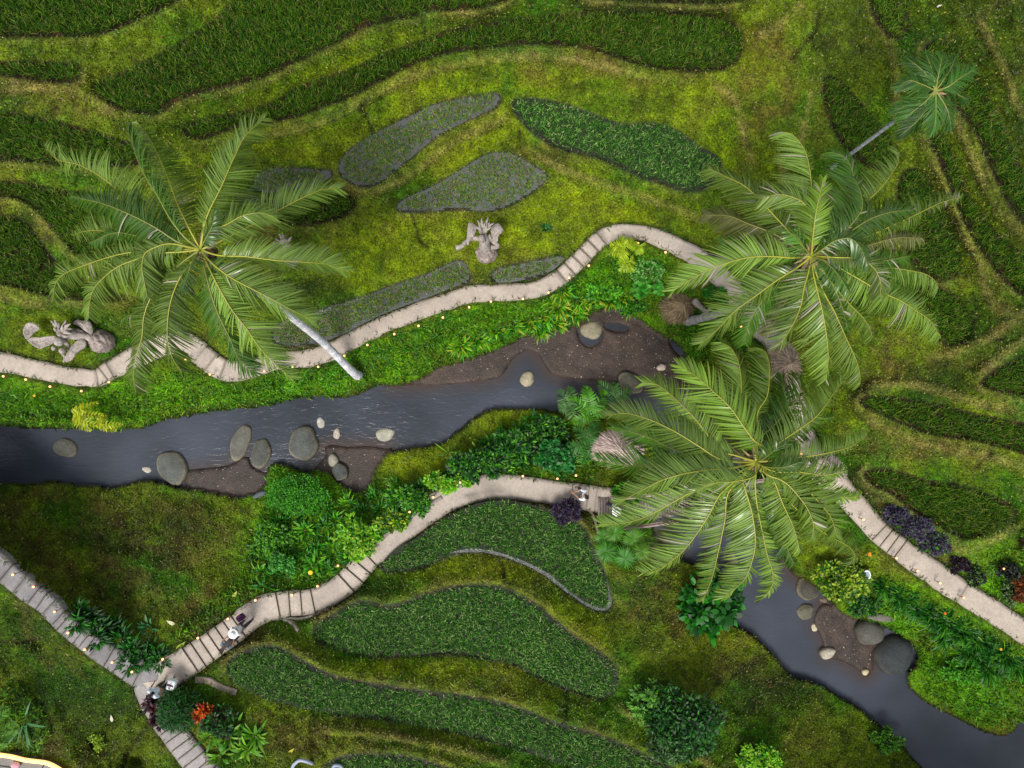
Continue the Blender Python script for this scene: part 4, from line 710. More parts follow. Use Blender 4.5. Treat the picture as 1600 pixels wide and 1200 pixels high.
shrub('dark leafy bush on the near bank at the right of the yellow green shrub',1345,940,34,20,.7,.17,.04,900,DG+G1,seed=35)
shrub('bright leafy bush at the right bank below the lily hedge',1500,1045,40,22,.5,.15,.04,1100,[(50,120,14),(80,150,20)],seed=36)
shrub('leafy bush at the lower right corner of the left bank',1380,1150,28,22,.7,.17,.04,700,[(60,120,20),(90,140,30),(30,70,12)],seed=37)
shrub('low leafy shrub on the near bank at the bottom edge',1180,1180,44,26,.6,.17,.045,900,G2,seed=38)
shrub('low yellow weedy shrub in the grass at the lower left',158,1155,14,14,.4,.12,.03,260,YG,seed=39)
# strap leaved plants
LG='dark lilies along the grey steps'
for i,(x,y) in enumerate([(122,956),(140,968),(120,972),(158,985),(178,980),(150,998),(190,998),(206,1016),(222,1030),(238,1018),(202,1036),(250,1032)]):
    lab=['upper left most','third','lower left most','fourth','topmost right of middle','fifth','middle','seventh','lowest','rightmost upper','lowest left','rightmost lower'][i]
    straps(f'dark lily clump above the grey steps, {lab} of its row',x,y,9,100,.62,.042,[(20,76,20),(34,100,24),(12,48,14),(50,120,30)],seed=i,group=LG)
for i,(x,y,c) in enumerate([(356,1150,'between the croton and the bottom edge'),(372,1128,'right of the croton'),(385,1172,'rightmost at the bottom edge'),(345,1182,'lowest at the bottom edge'),(400,1150,'farthest right of the bed'),(330,1150,'left side of the bed')]):
    straps(f'bright green lily plant with wide leaves, {c}',x,y,6,26,.85,.06,[(90,150,24),(120,170,40),(60,120,20)],seed=20+i,group='bright lilies at the lower left')
LH='lily hedge on the right bank'
for i,(x,y) in enumerate([(1385,915),(1410,930),(1435,945),(1460,960),(1482,970),(1505,985),(1530,998),(1552,1012),(1575,1022),(1595,1040),(1520,1015),(1548,1040),(1480,990)]):
    straps('dark spider lily in the long hedge between the right path and the stream',x,y,12,150,.8,.034,[(16,66,14),(26,90,18),(36,108,20),(70,130,24)],seed=40+i,group=LH,name='spider_lily')
UB='strap leaved plants on the upper bank'
for i,(x,y) in enumerate([(720,540),(748,528),(775,515),(800,508),(826,500),(850,492),(872,480),(895,488),(905,470),(870,505),(925,462),(950,468),(972,462),(845,512),(880,455),(985,478)]):
    straps('bright strap leaved lily on the lip of the bank above the brown sand',x,y,10,85,.62,.032,[(50,140,14),(90,170,16),(120,180,24),(28,96,14),(160,170,40)],seed=60+i,group=UB,name='spider_lily')
for i,(x,y) in enumerate([(620,522),(650,512),(690,500),(600,545),(575,560),(640,540),(735,487),(670,530),(470,592),(430,596),(520,590)]):
    straps('tuft of arching grass below the upper path edge',x,y,7,50,.5,.012,[(60,130,20),(90,150,50),(40,100,14)],seed=80+i,group='grass tufts below the upper path',name='grass_tuft',cat='grass tuft')
for i,(x,y) in enumerate([(780,700),(808,708),(826,695),(858,690),(700,708),(745,705),(890,725)]):
    straps('tall pale reed like leaves standing out of the bed above the middle path',x,y,3,7,1.1,.035,[(110,160,50),(130,170,70)],seed=100+i,el=(.9,1.4),bend=.2,group='tall reeds in the bed above the middle path',name='reed_clump',cat='reeds')
straps('small star shaped agave alone on the grass near the middle statue',853,357,3,26,.3,.035,[(24,90,40),(40,110,50)],name='agave',cat='agave',seed=120,bend=.1)
straps('grey green rosette plant beside the dark lilies',232,982,6,34,.5,.05,[(50,120,50),(80,140,90)],name='rosette_plant',cat='plant',seed=121,bend=.2)
straps('pale green sprawling agave in the bottom left corner',38,1128,4,9,1.1,.05,[(60,120,60),(80,130,80)],name='agave',cat='agave',seed=122,bend=.25,el=(.1,.5))
straps('clump of wide pointed leaves left of the yellow flowers',488,885,7,22,.7,.06,[(90,160,24),(60,130,18)],seed=123)
NB='strap leaved plants crowding the near bank'
rr_=np.random.default_rng(77);BED=[(425,770),(470,800),(540,785),(600,770),(640,765),(700,745),(760,690),(800,662),(860,650),(905,690),(915,735),(860,742),(770,738),(690,758),(640,795),(590,838),(550,875),(500,905),(440,920),(400,925),(400,860)]
pts_=[]
while len(pts_)<46:
    x,y=rr_.uniform(400,915),rr_.uniform(650,925)
    if inside(BED,np.array([x]),np.array([y]))[0] and all((x-a)**2+(y-b)**2>300 for a,b in pts_): pts_.append((x,y))
for i,(x,y) in enumerate(pts_):
    straps('bright green strap leaved plant in the leafy bed between the stream and the middle path',x,y,8,46,.55,.034,[[(50,140,16),(90,170,24),(120,180,30),(30,100,16)],[(36,110,20),(60,140,24),(24,84,16)]][i%2],seed=200+i,group=NB,name='leafy_plant',cat='plant')
# ferns
BG=(.06,.2,.012)
fern('large bright tree fern at the edge of the stream left of the lowest palm',918,645,1.5,[(915,605),(892,622),(945,612),(948,640),(930,672),(898,660)],.42,(.07,.27,.012),name='tree_fern',cat='tree fern',seed=1,w=.05,den=10)
fern('dark tree fern with long fronds below the bright one',918,690,1.2,[(908,722),(935,715),(945,690),(890,700),(900,668),(930,665)],.42,(.03,.14,.02),name='tree_fern',cat='tree fern',seed=2,w=.05,den=10)
fern('bluish tree fern leaning out over the water',888,632,1.3,[(872,612),(890,606),(875,640),(895,655),(905,618)],.4,(.06,.17,.04),name='tree_fern',cat='tree fern',seed=3,w=.04,den=10)
fern('soft fern in front of the oval stone by the tree ferns',955,620,1.2,[(935,598),(960,600),(975,625),(945,640),(985,612)],.4,(.05,.16,.03),name='tree_fern',cat='tree fern',seed=4,w=.035,den=10)
fern('yellow green compound leaved sapling inside the bend of the upper path',972,392,.9,[(955,385),(968,374),(990,378),(972,402),(958,396)],.36,(.30,.42,.008),name='sapling',cat='sapling',seed=5,w=.03,den=7)
fern('smaller yellow green sapling leaf cluster just below the first',980,412,.7,[(970,424),(990,406),(968,410),(984,425)],.3,(.26,.40,.008),name='sapling',cat='sapling',seed=6,w=.028,den=7)
fern('small yellow green sapling touching the lamp inside the path bend',996,388,.7,[(985,386),(1004,386),(998,396)],.28,(.26,.40,.008),name='sapling',cat='sapling',seed=7,w=.028,den=7)
fern('yellow sapling with feathery leaves on the left bank above the stream',142,648,1.3,[(128,638),(150,630),(158,648),(130,660),(140,672),(155,665)],.3,(.34,.40,.008),name='sapling',cat='sapling',seed=8,w=.045,den=9)
fern('smaller yellow sapling right of the larger one on the left bank',172,660,1.0,[(165,650),(190,664),(180,672),(168,668)],.26,(.32,.38,.008),name='sapling',cat='sapling',seed=9,w=.04,den=9)
fern('bright fern cut by the left edge near the bottom corner',-4,1130,1.6,[(12,1112),(22,1132),(14,1150),(4,1106),(8,1165),(24,1145)],.4,(.08,.22,.02),name='tree_fern',cat='tree fern',seed=10,w=.045,den=10)
# fan palm
def fanpalm(label,px,py,spots,h,R,seed):
    B,k=gpos(px,py);t=thing('fan_palm',label,'fan palm',B);r=np.random.default_rng(seed)
    for (x,y,s) in spots:
        Cn=W(x,y,B[2]+h*r.uniform(.8,1.1));n=34;a=np.linspace(0,2*math.pi,n,endpoint=False)+r.uniform(0,1);tl=r.uniform(-.3,.3,2)
        d=unit(np.stack([np.cos(a),np.sin(a),.25+tl[0]*np.cos(a)+tl[1]*np.sin(a)],-1));c=np.array([.04,.19,.012])*(.45+.9*r.random((n,1)))+np.array([.05,.05,0])*r.random()
        V,Q,Cc=leaves(np.tile(Cn,(n,1)),d,R*s*r.uniform(.85,1.1,n),np.full(n,R*s*.055),.4,c,5,tilt=.35,prof=np.array([.25,.8,1,.6,.06]));mesh_np('fan_leaf',V,Q,Cc,M_leaf,t)
        mb=MB();mb.tube(np.array([B,(B+Cn)/2+[0,0,.25],Cn]),[.03,.022,.018],6,(.12,.2,.05));mb.build('leaf_stalk',M_rib,t,True)
fanpalm('fan palm with round pleated leaves at the near end of the footbridge',965,840,[(948,862,1),(976,872,1.05),(990,842,1.1),(960,832,1),(1003,862,.8),(943,838,.8),(975,810,.7)],1.4,.62,5)
# flowers and litter
def flower(label,px,py,c,s=.12):
    B,k=gpos(px,py);mb=MB();B=B+np.array([0,0,.5])
    n=10;a=np.linspace(0,6.28,n,endpoint=False);V,Q,Cc=leaves(np.tile(B,(n,1)),unit(np.stack([np.cos(a),np.sin(a),.3+0*a],-1)),s,s*.3,.3,np.array(srgb(*c)),4);mb.add(V,Q,C=srgb(*c));mb.tube(np.array([B-[0,0,.5],B]),[.008,.008],5,(.1,.2,.04))
    tag(mb.build('flower',M_leaf),label,'flower')
flower('yellow flower cluster among the leaves left of the path steps',490,890,(250,210,30),0.12)
flower('small orange flower on the bush beside the middle path',552,838,(250,150,80),0.07)
flower('small orange flower in the lily hedge on the right',1466,953,(230,120,30),0.07)
flower('yellow bloom low in the lily hedge on the right',1552,1008,(220,180,60),0.07)
flower('orange blooms beside the lamp under the lowest palm',1350,862,(240,150,30),0.10)
flower('small yellow flower on the bank at the far left',65,618,(250,190,40),0.07)
def scrap(label,px,py,c,s,nm='fallen_leaf'):
    B,k=gpos(px,py);mb=MB();r=RNG.uniform(0,3);P=np.array([B+[math.cos(r)*u,math.sin(r)*u,.09+.03*math.sin(u*9)] for u in np.linspace(-s,s,6)])
    w=np.array([.2,.9,1,.8,.4,.05])[:,None]*s*.35*np.array([-math.sin(r),math.cos(r),.3]);V,Q,_=strips(P[None],w[None],np.ones((1,3)));mb.add(V,Q,C=srgb(*c));tag(mb.build(nm,M_leaf),label,'fallen leaf')
for a in [('pale fallen leaf on the lawn at the bottom left',176,1121,(230,220,200),.16),('cream coloured fallen leaf on the grass above the steps',268,972,(240,235,190),.2),('yellow fallen leaf on the verge above the six steps',368,928,(190,190,90),.2),('yellowing fallen leaf at the path edge beside the steps',284,1008,(150,170,40),.28),('thin yellow fallen leaf on the lower lawn',456,1172,(190,180,60),.2),('pale fallen leaf near the top edge at the right',1466,11,(220,220,200),.1)]: scrap(*a)
# ================================================================ stones
def rock(label,cx,cy,rx,ry,rot,h,c,seed,z0=None,rim=True,flat=.5,name='boulder'):
    z=z0 if z0 is not None else max(float(gz(cx,cy)),-.15)
    top=z+h*.8;k=(H-top)/F;cxy=W(cx,cy,top);r=np.random.default_rng(seed);nu,nv=36,18
    rot=-math.radians(rot);off=r.uniform(0,50)
    u=np.arange(nu)*2*math.pi/nu;v=np.linspace(-math.pi/2,math.pi/2,nv+1)
    ex=.8;cv=np.sign(np.cos(v))*np.abs(np.cos(v))**ex;sv=np.sign(np.sin(v))*np.abs(np.sin(v))**flat
    f=1+.07*np.sin(u*2+off)+.045*np.sin(u*3+off*2)+.025*np.sin(u*5+off*3)
    X=cv[:,None]*np.cos(u)*f*rx*k;Y=cv[:,None]*np.sin(u)*f*ry*k;Zz=(sv[:,None]+.05*np.sin(u*2+off)*np.cos(v)[:,None])*h
    Xr=X*math.cos(rot)-Y*math.sin(rot);Yr=X*math.sin(rot)+Y*math.cos(rot)
    V=np.stack([Xr+cxy[0],Yr+cxy[1],Zz+z],-1);nz=vnoise(V[...,0]*30+V[...,2]*11,V[...,1]*30,8,seed,3)[...,None]-.5;V=V+nz*.06*np.array([1,1,.6])*min(1,rx/14)
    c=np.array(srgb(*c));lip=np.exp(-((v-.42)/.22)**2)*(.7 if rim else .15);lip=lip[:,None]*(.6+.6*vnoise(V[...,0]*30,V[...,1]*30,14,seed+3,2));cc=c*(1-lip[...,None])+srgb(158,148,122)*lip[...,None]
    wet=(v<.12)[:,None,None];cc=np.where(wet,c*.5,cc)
    i=np.arange(nv)[:,None]*nu;j=np.arange(nu)[None];j2=(j+1)%nu
    o=mesh_np(name,V.reshape(-1,3),np.stack([i+j,i+j2,i+nu+j2,i+nu+j],-1),cc.reshape(-1,3),M_rock,smooth=True);tag(o,label,'boulder' if rx>10 else 'stone');return o
RK=[('grey boulder alone at the far left of the stream',100,700,18,16,10,.4,(98,98,90)),('upright egg shaped boulder with a pale edge, left of the brown sandbar',266,732,23,28,-12,.55,(92,94,90)),
('narrow tall slab shaped boulder, left one of the touching pair',374,692,15,29,15,.4,(104,102,94)),('smooth oval boulder, right one of the touching pair',406,709,15,25,5,.45,(84,86,80)),('largest round boulder in the left half of the stream',472,694,25,26,0,.6,(86,88,84)),
('small pale stone above right of the largest round boulder',501,661,8,9,0,.2,(170,166,154)),('small pale stone between the round boulder and the flat oval one',526,678,7,9,0,.2,(170,160,146)),('small pale wedge stone left of the egg shaped boulder',229,734,9,6,10,.18,(180,172,158)),
('little stone peeping from the rippled water at the left',260,680,5,4,0,.1,(120,110,100)),('small light stone touching a darker one on the sandbar',520,720,9,10,0,.25,(158,154,138)),('dark round stone touching the light one on the sandbar',530,738,13,13,0,.35,(82,86,84)),
('flat pale oval stone at the upper edge of the sandbar',601,679,15,11,5,.3,(166,162,146)),('round pale stone in the middle of the rippling stream',824,592,12,12,0,.35,(158,148,124)),('tan boulder in a small pool under the overhanging leaves',925,515,17,15,-15,.45,(142,134,112)),
('dark oval boulder beside the tree ferns',986,599,22,15,25,.45,(82,80,68)),('white angular stone on the brown sand',1034,574,7,6,-20,.2,(200,184,166)),('faint stone just under the water surface midstream',787,618,4,4,0,.12,(110,104,92)),
('dark boulder half hidden by the yellow green shrub',1263,922,15,21,-25,.5,(74,70,62)),('round boulder with a pale left side below the shrub boulder',1260,957,14,12,10,.4,(98,96,80)),('tiny cream stone on the sandbar edge at the right',1273,981,6,6,0,.15,(196,186,156)),
('whitish rounded stone jutting from the right sandbar',1294,1022,12,9,-10,.25,(176,168,150)),('small cream stone at the tip of the right sandbar',1353,1051,5,5,0,.15,(200,186,150)),('speckled grey boulder above the huge dark one',1364,992,24,19,-8,.65,(88,86,80)),
('huge round dark boulder at the right bank, biggest of all',1404,1029,31,31,0,.9,(58,62,64)),('flat grey slab on the grass above the speckled boulder',1379,966,22,7,8,.2,(112,108,98)),('long pale boulder under the drooping lowest palm fronds',1146,880,11,17,0,.45,(128,120,104)),
('small brown stone between the two boulders by the shrub',1287,938,7,5,0,.2,(110,96,80)),('small pinkish stone hidden at the left bank under the palm',1104,866,7,4,0,.2,(150,120,104)),('blue grey stone at the foot of the near bank left of the green mound',405,773,11,5,-25,.2,(88,94,100)),('small pebble stone at the left of the right path lamp',536,681,4,4,0,.12,(170,160,150))]
RK[-1]=('tiny pale pebble right beside the small pale stone midstream',)+RK[-1][1:]
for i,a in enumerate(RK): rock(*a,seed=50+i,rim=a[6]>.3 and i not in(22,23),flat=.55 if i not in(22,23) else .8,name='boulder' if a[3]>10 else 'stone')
# pebbles on the sand: tiny and uncountable
r=np.random.default_rng(3);mb=MB();cnt=0
px=r.uniform(280,1380,26000);py=r.uniform(470,1070,26000);m=(samp(SAND,px,py)>.9)&(samp(RIVD,px,py)<-6);px,py=px[m][:900],py[m][:900]
for x,y in zip(px,py):
    s=.012+.03*r.random()**4;p=W(x,y,float(gz(x,y)));mb.ball(p,(s,s*r.uniform(.6,1),s*.6),C=srgb(*[(170,160,150),(110,100,90),(200,190,170),(70,60,55)][r.integers(0,4)]),nu=6,nv=3)
tag(mb.build('pebbles',M_rock),'tiny pale pebbles strewn on the brown sand','pebbles',kind='stuff')
# ================================================================ lamps
LAMPS=[(5,588,'at the left edge below the upper path'),(40,593,'second from the left edge below the upper path'),(78,604,'third from the left below the upper path'),(127,611,'fourth from the left below the upper path'),(170,597,'at the small steps under the leaning statue'),(290,561,'under the palm fronds at the path bend'),(328,585,'beside the short steps under the palm fronds'),(413,580,'at the tips of the lowest palm frond'),(457,573,'left of the white trunk'),(497,573,'just left of where the white trunk crosses the path'),(538,556,'right of the white trunk'),(574,539,'near the cracked slab of the upper path'),(616,522,'under the rising part of the upper path'),(654,509,'in tall grass below the upper path'),(692,496,'left of centre of the upper path'),(733,480,'below the joint of the upper path'),(767,471,'nearest the joint of the upper path'),(817,467,'right of the joint of the upper path'),(857,457,'before the upper steps'),(889,434,'at the foot of the upper steps'),(920,415,'halfway up the upper steps'),(997,380,'behind the yellow green sapling'),(1040,394,'right of the sapling inside the loop'),(1140,476,'on the grey palm trunk side'),(1158,510,'under the fronds of the upper right palm'),(1252,709,'under the fronds of the lowest palm'),(1349,812,'at the upper end of the right path'),(1401,872,'below the steps of the right path'),(1434,892,'second below the steps of the right path'),(1469,911,'at the middle of the right path'),(1506,934,'by the slab joint of the right path'),(719,754,'on the bed edge above the middle path'),(677,777,'beside the straight part of the middle path'),(640,800,'on the kerb of the middle path'),(552,841,'near the orange flower'),(817,744,'by the big round leaf above the middle path'),(871,748,'above the middle path near the bridge steps'),(900,743,'beside the bridge steps'),(955,770,'at the bridge end'),(1061,772,'on the footbridge rail'),(528,884,'at the three steps of the middle path'),(496,916,'between the two flights of the middle path'),(456,930,'on the first of the four steps'),(399,938,'above the landing of the middle path'),(356,967,'beside the person in the white hat'),(309,997,'leaning at the long flight'),(254,1030,'above the junction'),(206,1050,'at the corner of the junction'),(175,1035,'among the dark lilies at the lower steps'),(132,1015,'over the middle of the grey steps'),(106,989,'touching the dark lilies from the left'),(85,956,'at the top grey step'),(52,917,'on the grey path slab'),(20,898,'at the left end of the grey path'),(1569,889,'leaning beside the dark bush at the right edge')]
proto=None
def lamp(px,py,where):
    h=.55;g=float(gz(px,py));T=W(px,py,g+h)
    for _ in range(3):
        qx=T[0]*F/(H-g)+CX;qy=CY-T[1]*F/(H-g);g=float(gz(qx,qy));T=W(px,py,g+h)
    global proto;lab=f'small glowing copper path lamp {where}'
    if proto is None:
        t=thing('path_lamp',lab,'lamp',(T[0],T[1],g),'lit lamps along the footpaths');b=np.array([T[0],T[1],g])
        mb=MB();mb.tube(b+np.array([[0,0,-.1],[0,0,.3],[0,0,.47]]),[.016,.016,.02],8,(.32,.13,.07));mb.tube(b+np.array([[0,0,.46],[0,0,.5]]),[.05,.06],10,(.35,.15,.08));mb.build('post',M_metal,t,True)
        mb=MB();mb.ball(b+[0,0,.55],.046,nu=12,nv=8);mb.build('bulb',M_bulb,t,True);proto=t
    else:
        t=proto.copy();col.objects.link(t);t.location=(float(T[0]),float(T[1]),g);t['label']=lab
        for ch in list(PCH): c=ch.copy();col.objects.link(c);c.parent=t
    return t
lamp(*LAMPS[0]);PCH=[o for o in col.objects if o.parent==proto]
for o in PCH:  # make meshes local so copies sit under their own lamp
    me=o.data;off=np.array(proto.location);co=np.zeros(len(me.vertices)*3,np.float32);me.vertices.foreach_get('co',co);co=co.reshape(-1,3)-off.astype(np.float32);me.vertices.foreach_set('co',co.ravel());o.location=(0,0,0);me.update()
for a in LAMPS[1:]: lamp(*a)
# ================================================================ footbridge
BP=[(934,797),(975,797),(1030,790),(1080,784),(1130,778),(1180,771),(1235,762),(1292,752)]
S=spline3(np.array([W(x,y,1.3) for x,y in BP]),90);T=unit(np.gradient(S,axis=0));t=thing('footbridge','weathered plank footbridge crossing the stream beneath the lowest palm crown','bridge',S[0]-[0,0,.1])
L=np.r_[0,np.cumsum(np.linalg.norm(np.diff(S,axis=0),axis=1))];mb=MB();r=np.random.default_rng(5)
for s in np.arange(.06,L[-1],.125):
    p=np.array([np.interp(s,L,S[:,i]) for i in range(3)]);tt=unit(np.array([np.interp(s,L,T[:,i]) for i in range(3)]));a=math.atan2(tt[1],tt[0])
    mb.box(p+[0,0,r.uniform(-.004,.004)],.105,1.12+r.uniform(-.03,.03),.05,a,np.array([.30,.25,.23])*r.uniform(.75,1.2))
mb.build('deck',M_wood,t);sd=np.stack([-T[:,1],T[:,0],0*T[:,0]],-1);up=S+sd*.66;dn=S-sd*.66
mb=MB();mb.tube(S+sd*.4-[0,0,.12],.07,6,(.2,.16,.13));mb.tube(S-sd*.4-[0,0,.12],.07,6,(.2,.16,.13));mb.build('beam',M_wood,t)
for R_ in (up,dn):
    mb=MB();mb.tube(R_[4:]+np.array([0,0,.85]),.055,8,(.36,.27,.24));mb.tube(R_[4:]+np.array([0,0,.4]),.03,6,(.3,.22,.19))
    for q in range(6,90,9): mb.tube(np.array([R_[q]-[0,0,.25],R_[q]+[0,0,.9]]),.05,7,(.32,.25,.2))
    mb.build('railing',M_wood,t,True)
mb=MB()
for q in (20,45,70):
    for s_ in (-.45,.45): mb.tube(np.array([S[q]+sd[q]*s_-[0,0,1.8],S[q]+sd[q]*s_-[0,0,.1]]),.08,8,(.2,.17,.14))
mb.build('pier',M_wood,t,True)
# ================================================================ thatched roofs
def thatch(label,px,py,rx,ry,h,c,ang=0,name='thatched_shelter',cat='shelter',seed=0,zr=None,ridge=.35):
    r=np.random.default_rng(seed);g=float(gz(px,py));zr=zr or g+2.2;Cn=W(px,py,zr);k=(H-zr)/F;rx*=k;ry*=k;t=thing(name,label,cat,(Cn[0],Cn[1],g))
    ca,sa=math.cos(ang),math.sin(ang);n=2600;a=r.uniform(0,6.28,n);q=r.random(n)**.7*.85;s=ridge*rx
    x=np.cos(a)*rx*q;y=np.sin(a)*ry*q;zz=h*(1-q);d=np.stack([np.cos(a)*rx,np.sin(a)*ry,-h+0*a],-1);d=unit(unit(d)+r.normal(0,.14,(n,3)))
    R_=np.array([[ca,-sa,0],[sa,ca,0],[0,0,1]]);pos=np.stack([x,y,zz+r.uniform(0,.06,n)],-1)@R_.T+Cn;d=d@R_.T
    cc=np.array(srgb(*c))*(.55+.75*r.random((n,1)));V,Q,C_=leaves(pos,d,r.uniform(.25,.5,n),np.full(n,.014),.15,cc,3,tilt=.8);mb=MB();mb.add(V,Q,C=C_)
    nu=28;u=np.arange(nu)*2*math.pi/nu;rings=[]
    for q_ in (0.02,.3,.6,.88,1.0): rings.append(np.stack([np.cos(u)*rx*q_*(1+.05*np.sin(5*u+seed)),np.sin(u)*ry*q_*(1+.05*np.sin(4*u)),h*(1-q_)+0*u],-1)@R_.T+Cn)
    rings.append(rings[-1]-[0,0,.14]);rings=np.array(rings);i=np.arange(5)[:,None]*nu;j=np.arange(nu)[None];mb.add(rings,np.stack([i+j,i+(j+1)%nu,i+nu+(j+1)%nu,i+nu+j],-1),C=np.array(srgb(*c))*.8)
    mb.build('roof',M_thatch,t)
    if zr-g>1.2:
        for ax,ay in((-.7,-.7),(.7,-.7),(.7,.7),(-.7,.7)):
            p=(np.array([ax*rx*.8,ay*ry*.8,0])@R_.T)+Cn;m2=MB();m2.tube(np.array([[p[0],p[1],g-.8],[p[0],p[1],zr+.1]]),.06,8,(.3,.24,.2));m2.build('post',M_wood,t,True)
    return t
thatch('pinkish thatched roof over the near end of the footbridge',968,700,40,27,.8,(200,178,168),.15,seed=1,zr=3.4)
thatch('grey brown thatched roof partly under the upper and lower palm crowns',1226,568,22,30,.7,(170,150,130),.2,seed=2,zr=4.2)
thatch('thatched gate roof at the right end of the footbridge, under palm fronds',1296,735,24,18,.6,(196,180,170),-.4,seed=5,zr=4.0)
thatch('shaggy brown thatched mound beside the grey palm trunk',1060,480,26,23,1.0,(150,130,100),.3,name='thatched_mound',cat='mound',seed=3,zr=float(gz(1062,481))+.1)
# driftwood roots by the mound
t=MB()
for P in ([(1085,470,2.2),(1095,480,1.9),(1110,492,1.6)],[(1072,498,1.6),(1085,503,1.5),(1098,492,1.7),(1112,480,1.9)]):
    t.tube(spline3(np.array([W(*p) for p in P]),10),np.linspace(.16,.08,10),8,(.33,.28,.25))
tag(t.build('fallen_branch',M_bark,None,True),'pale brown forked branch lying between the thatched mound and the trunk','branch')
# ================================================================ carved statues
SC=np.array([.36,.315,.28])
def noisy(V,s=.05,f=40,seed=0):
    V=np.asarray(V,float);sh=V.shape;V=V.reshape(-1,3);a=vnoise(V[:,0]*f+V[:,2]*f*.7,V[:,1]*f,12,seed,3)-.5;b=vnoise(V[:,0]*f,V[:,1]*f+V[:,2]*f,9,seed+1,3)-.5
    return (V+np.stack([a,b,a+b],-1)*s).reshape(sh)
def panel(mb,pl,z,th,dome=.15,seed=0,c=SC):
    P=smooth(pl,1);cm=P.mean(0);n=len(P);rings=[]
    for s in (1.,.96,.8,.55,.3,.03): 
        q=cm+(P-cm)*s;rings.append(W(q[:,0],q[:,1],z+dome*(1-s*s)+.04*np.sin(np.arange(n)*1.3)*s+(0 if s<1 else -.03)))
    q=P;rings=[W(cm[0]+(P[:,0]-cm[0])*.05,cm[1]+(P[:,1]-cm[1])*.05,z-th+0*P[:,0]),W(P[:,0],P[:,1],z-th+0*P[:,0])]+rings
    A=noisy(np.array(rings),.09,40,seed);i=np.arange(len(A)-1)[:,None]*n;j=np.arange(n)[None];mb.add(A,np.stack([i+j,i+(j+1)%n,i+n+(j+1)%n,i+n+j],-1),C=c*(.85+.3*RNG.random((A.shape[0]*n,1))))
def limb(mb,P,R,z=None,c=SC,n=14,seed=0):
    S_=spline3(np.array([W(*p) for p in P]),n);mb.tube(noisy(S_,.03,40,seed),np.interp(np.linspace(0,1,n),np.linspace(0,1,len(R)),R),9,c*(.85+.3*RNG.random((n,1))))
def mound(mb,px,py,rx,ry,z,h,seed=0,c=SC):
    k=(H-z-h*.5)/F;Cn=W(px,py,z+h*.35);mb.ball(Cn,(rx*k,ry*k,h*.75),C=(1,1,1),nu=44,nv=26,f=lambda D:1+.10*(vnoise(D[...,0]*60+D[...,2]*25,D[...,1]*60,9,seed,3)-.5)*2+.05*np.sin(D[...,0]*14+D[...,1]*9+3*np.sin(D[...,2]*6)))
    n=45*27-0;mb.C[-1]=c*(.7+.55*vnoise(mb.V[-1][:,0]*40,mb.V[-1][:,1]*40,6,seed+5,3))[:,None]
    mb.V[-1]=noisy(noisy(mb.V[-1],.12,55,seed),.07,160,seed+9)
def spikes(mb,cx,cy,z,tips,R=.09,c=SC,dz=.5):
    for i,(x,y) in enumerate(tips):
        A=W(cx+(x-cx)*.2,cy+(y-cy)*.2,z);B=W(x,y,z+dz+.1*math.sin(i*2.1));M_=(A+B)/2+np.array([.05*math.sin(i*3),.05*math.cos(i*5),.08]);mb.tube(spline3(np.array([A,M_,B]),8),np.interp(np.linspace(0,1,8),[0,.6,1],[R,R*.8,.012]),6,c*RNG.uniform(.8,1.2))
g=float(gz(757,385));t=thing('stone_statue','carved winged stone figure on a round base in the middle of the slope','statue',W(760,398,g),'weathered carved figures')
mb=MB();mound(mb,760,395,17,15,g,.9,1,SC*np.array([1.0,.93,.92]));mb.build('base',M_stone,t,True)
mb=MB();limb(mb,[(761,392,g+.6),(757,382,g+1.1),(756,372,g+1.5),(754,367,g+1.6)],[.3,.26,.24,.16]);mb.ball(W(753,373,g+1.75),(.15,.17,.19),C=SC*1.05);mb.ball(W(757,377,g+1.72),(.05,.06,.05),C=SC*.7)
limb(mb,[(750,373,g+1.4),(738,372,g+1.3),(729,377,g+1.2),(722,384,g+1.0),(713,387,g+.95)],[.12,.1,.09,.09,.13]);limb(mb,[(762,368,g+1.4),(770,376,g+1.3),(778,385,g+1.1),(767,387,g+1.1)],[.12,.1,.09,.1])
mb.build('torso',M_stone,t,True)
mb=MB();panel(mb,[(732,346),(740,349),(746,354),(743,364),(738,373),(732,384),(729,378),(729,362)],g+1.45,.16,.1,1);mb.build('wing',M_stone,t,True)
mb=MB();panel(mb,[(778,346),(783,352),(787,361),(779,368),(777,379),(770,374),(766,363),(768,354)],g+1.45,.16,.1,2);mb.build('wing',M_stone,t,True)
mb=MB();spikes(mb,755,366,g+1.5,[(746,344),(752,341),(763,339),(757,348),(772,348),(741,354),(768,355),(760,352),(750,352),(765,347)]);mb.build('crown',M_stone,t,True)
g=float(gz(110,530));t=thing('stone_statue','carved stone figure at the left with a curling scarf and a spiked headdress','statue',W(150,533,g),'weathered carved figures')
mb=MB();mound(mb,159,533,18,18,g,.8,2,SC*np.array([.98,.93,.92]));mb.build('base',M_stone,t,True)
mb=MB();panel(mb,[(39,507),(48,503),(56,506),(63,511),(58,517),(52,523),(46,529),(40,531),(36,522),(35,514)],g+1.25,.14,-.08,21);panel(mb,[(40,530),(50,528),(66,527),(86,523),(89,530),(81,538),(72,542),(63,546),(52,541)],g+1.15,.16,-.1,22);mb.build('scarf',M_stone,t,True)
mb=MB();spikes(mb,99,520,g+1.1,[(79,501),(85,499),(92,504),(103,500),(110,506),(113,514),(84,512),(97,508),(106,512),(90,514),(112,522),(88,522),(108,526)],.11);mb.build('headdress',M_stone,t,True)
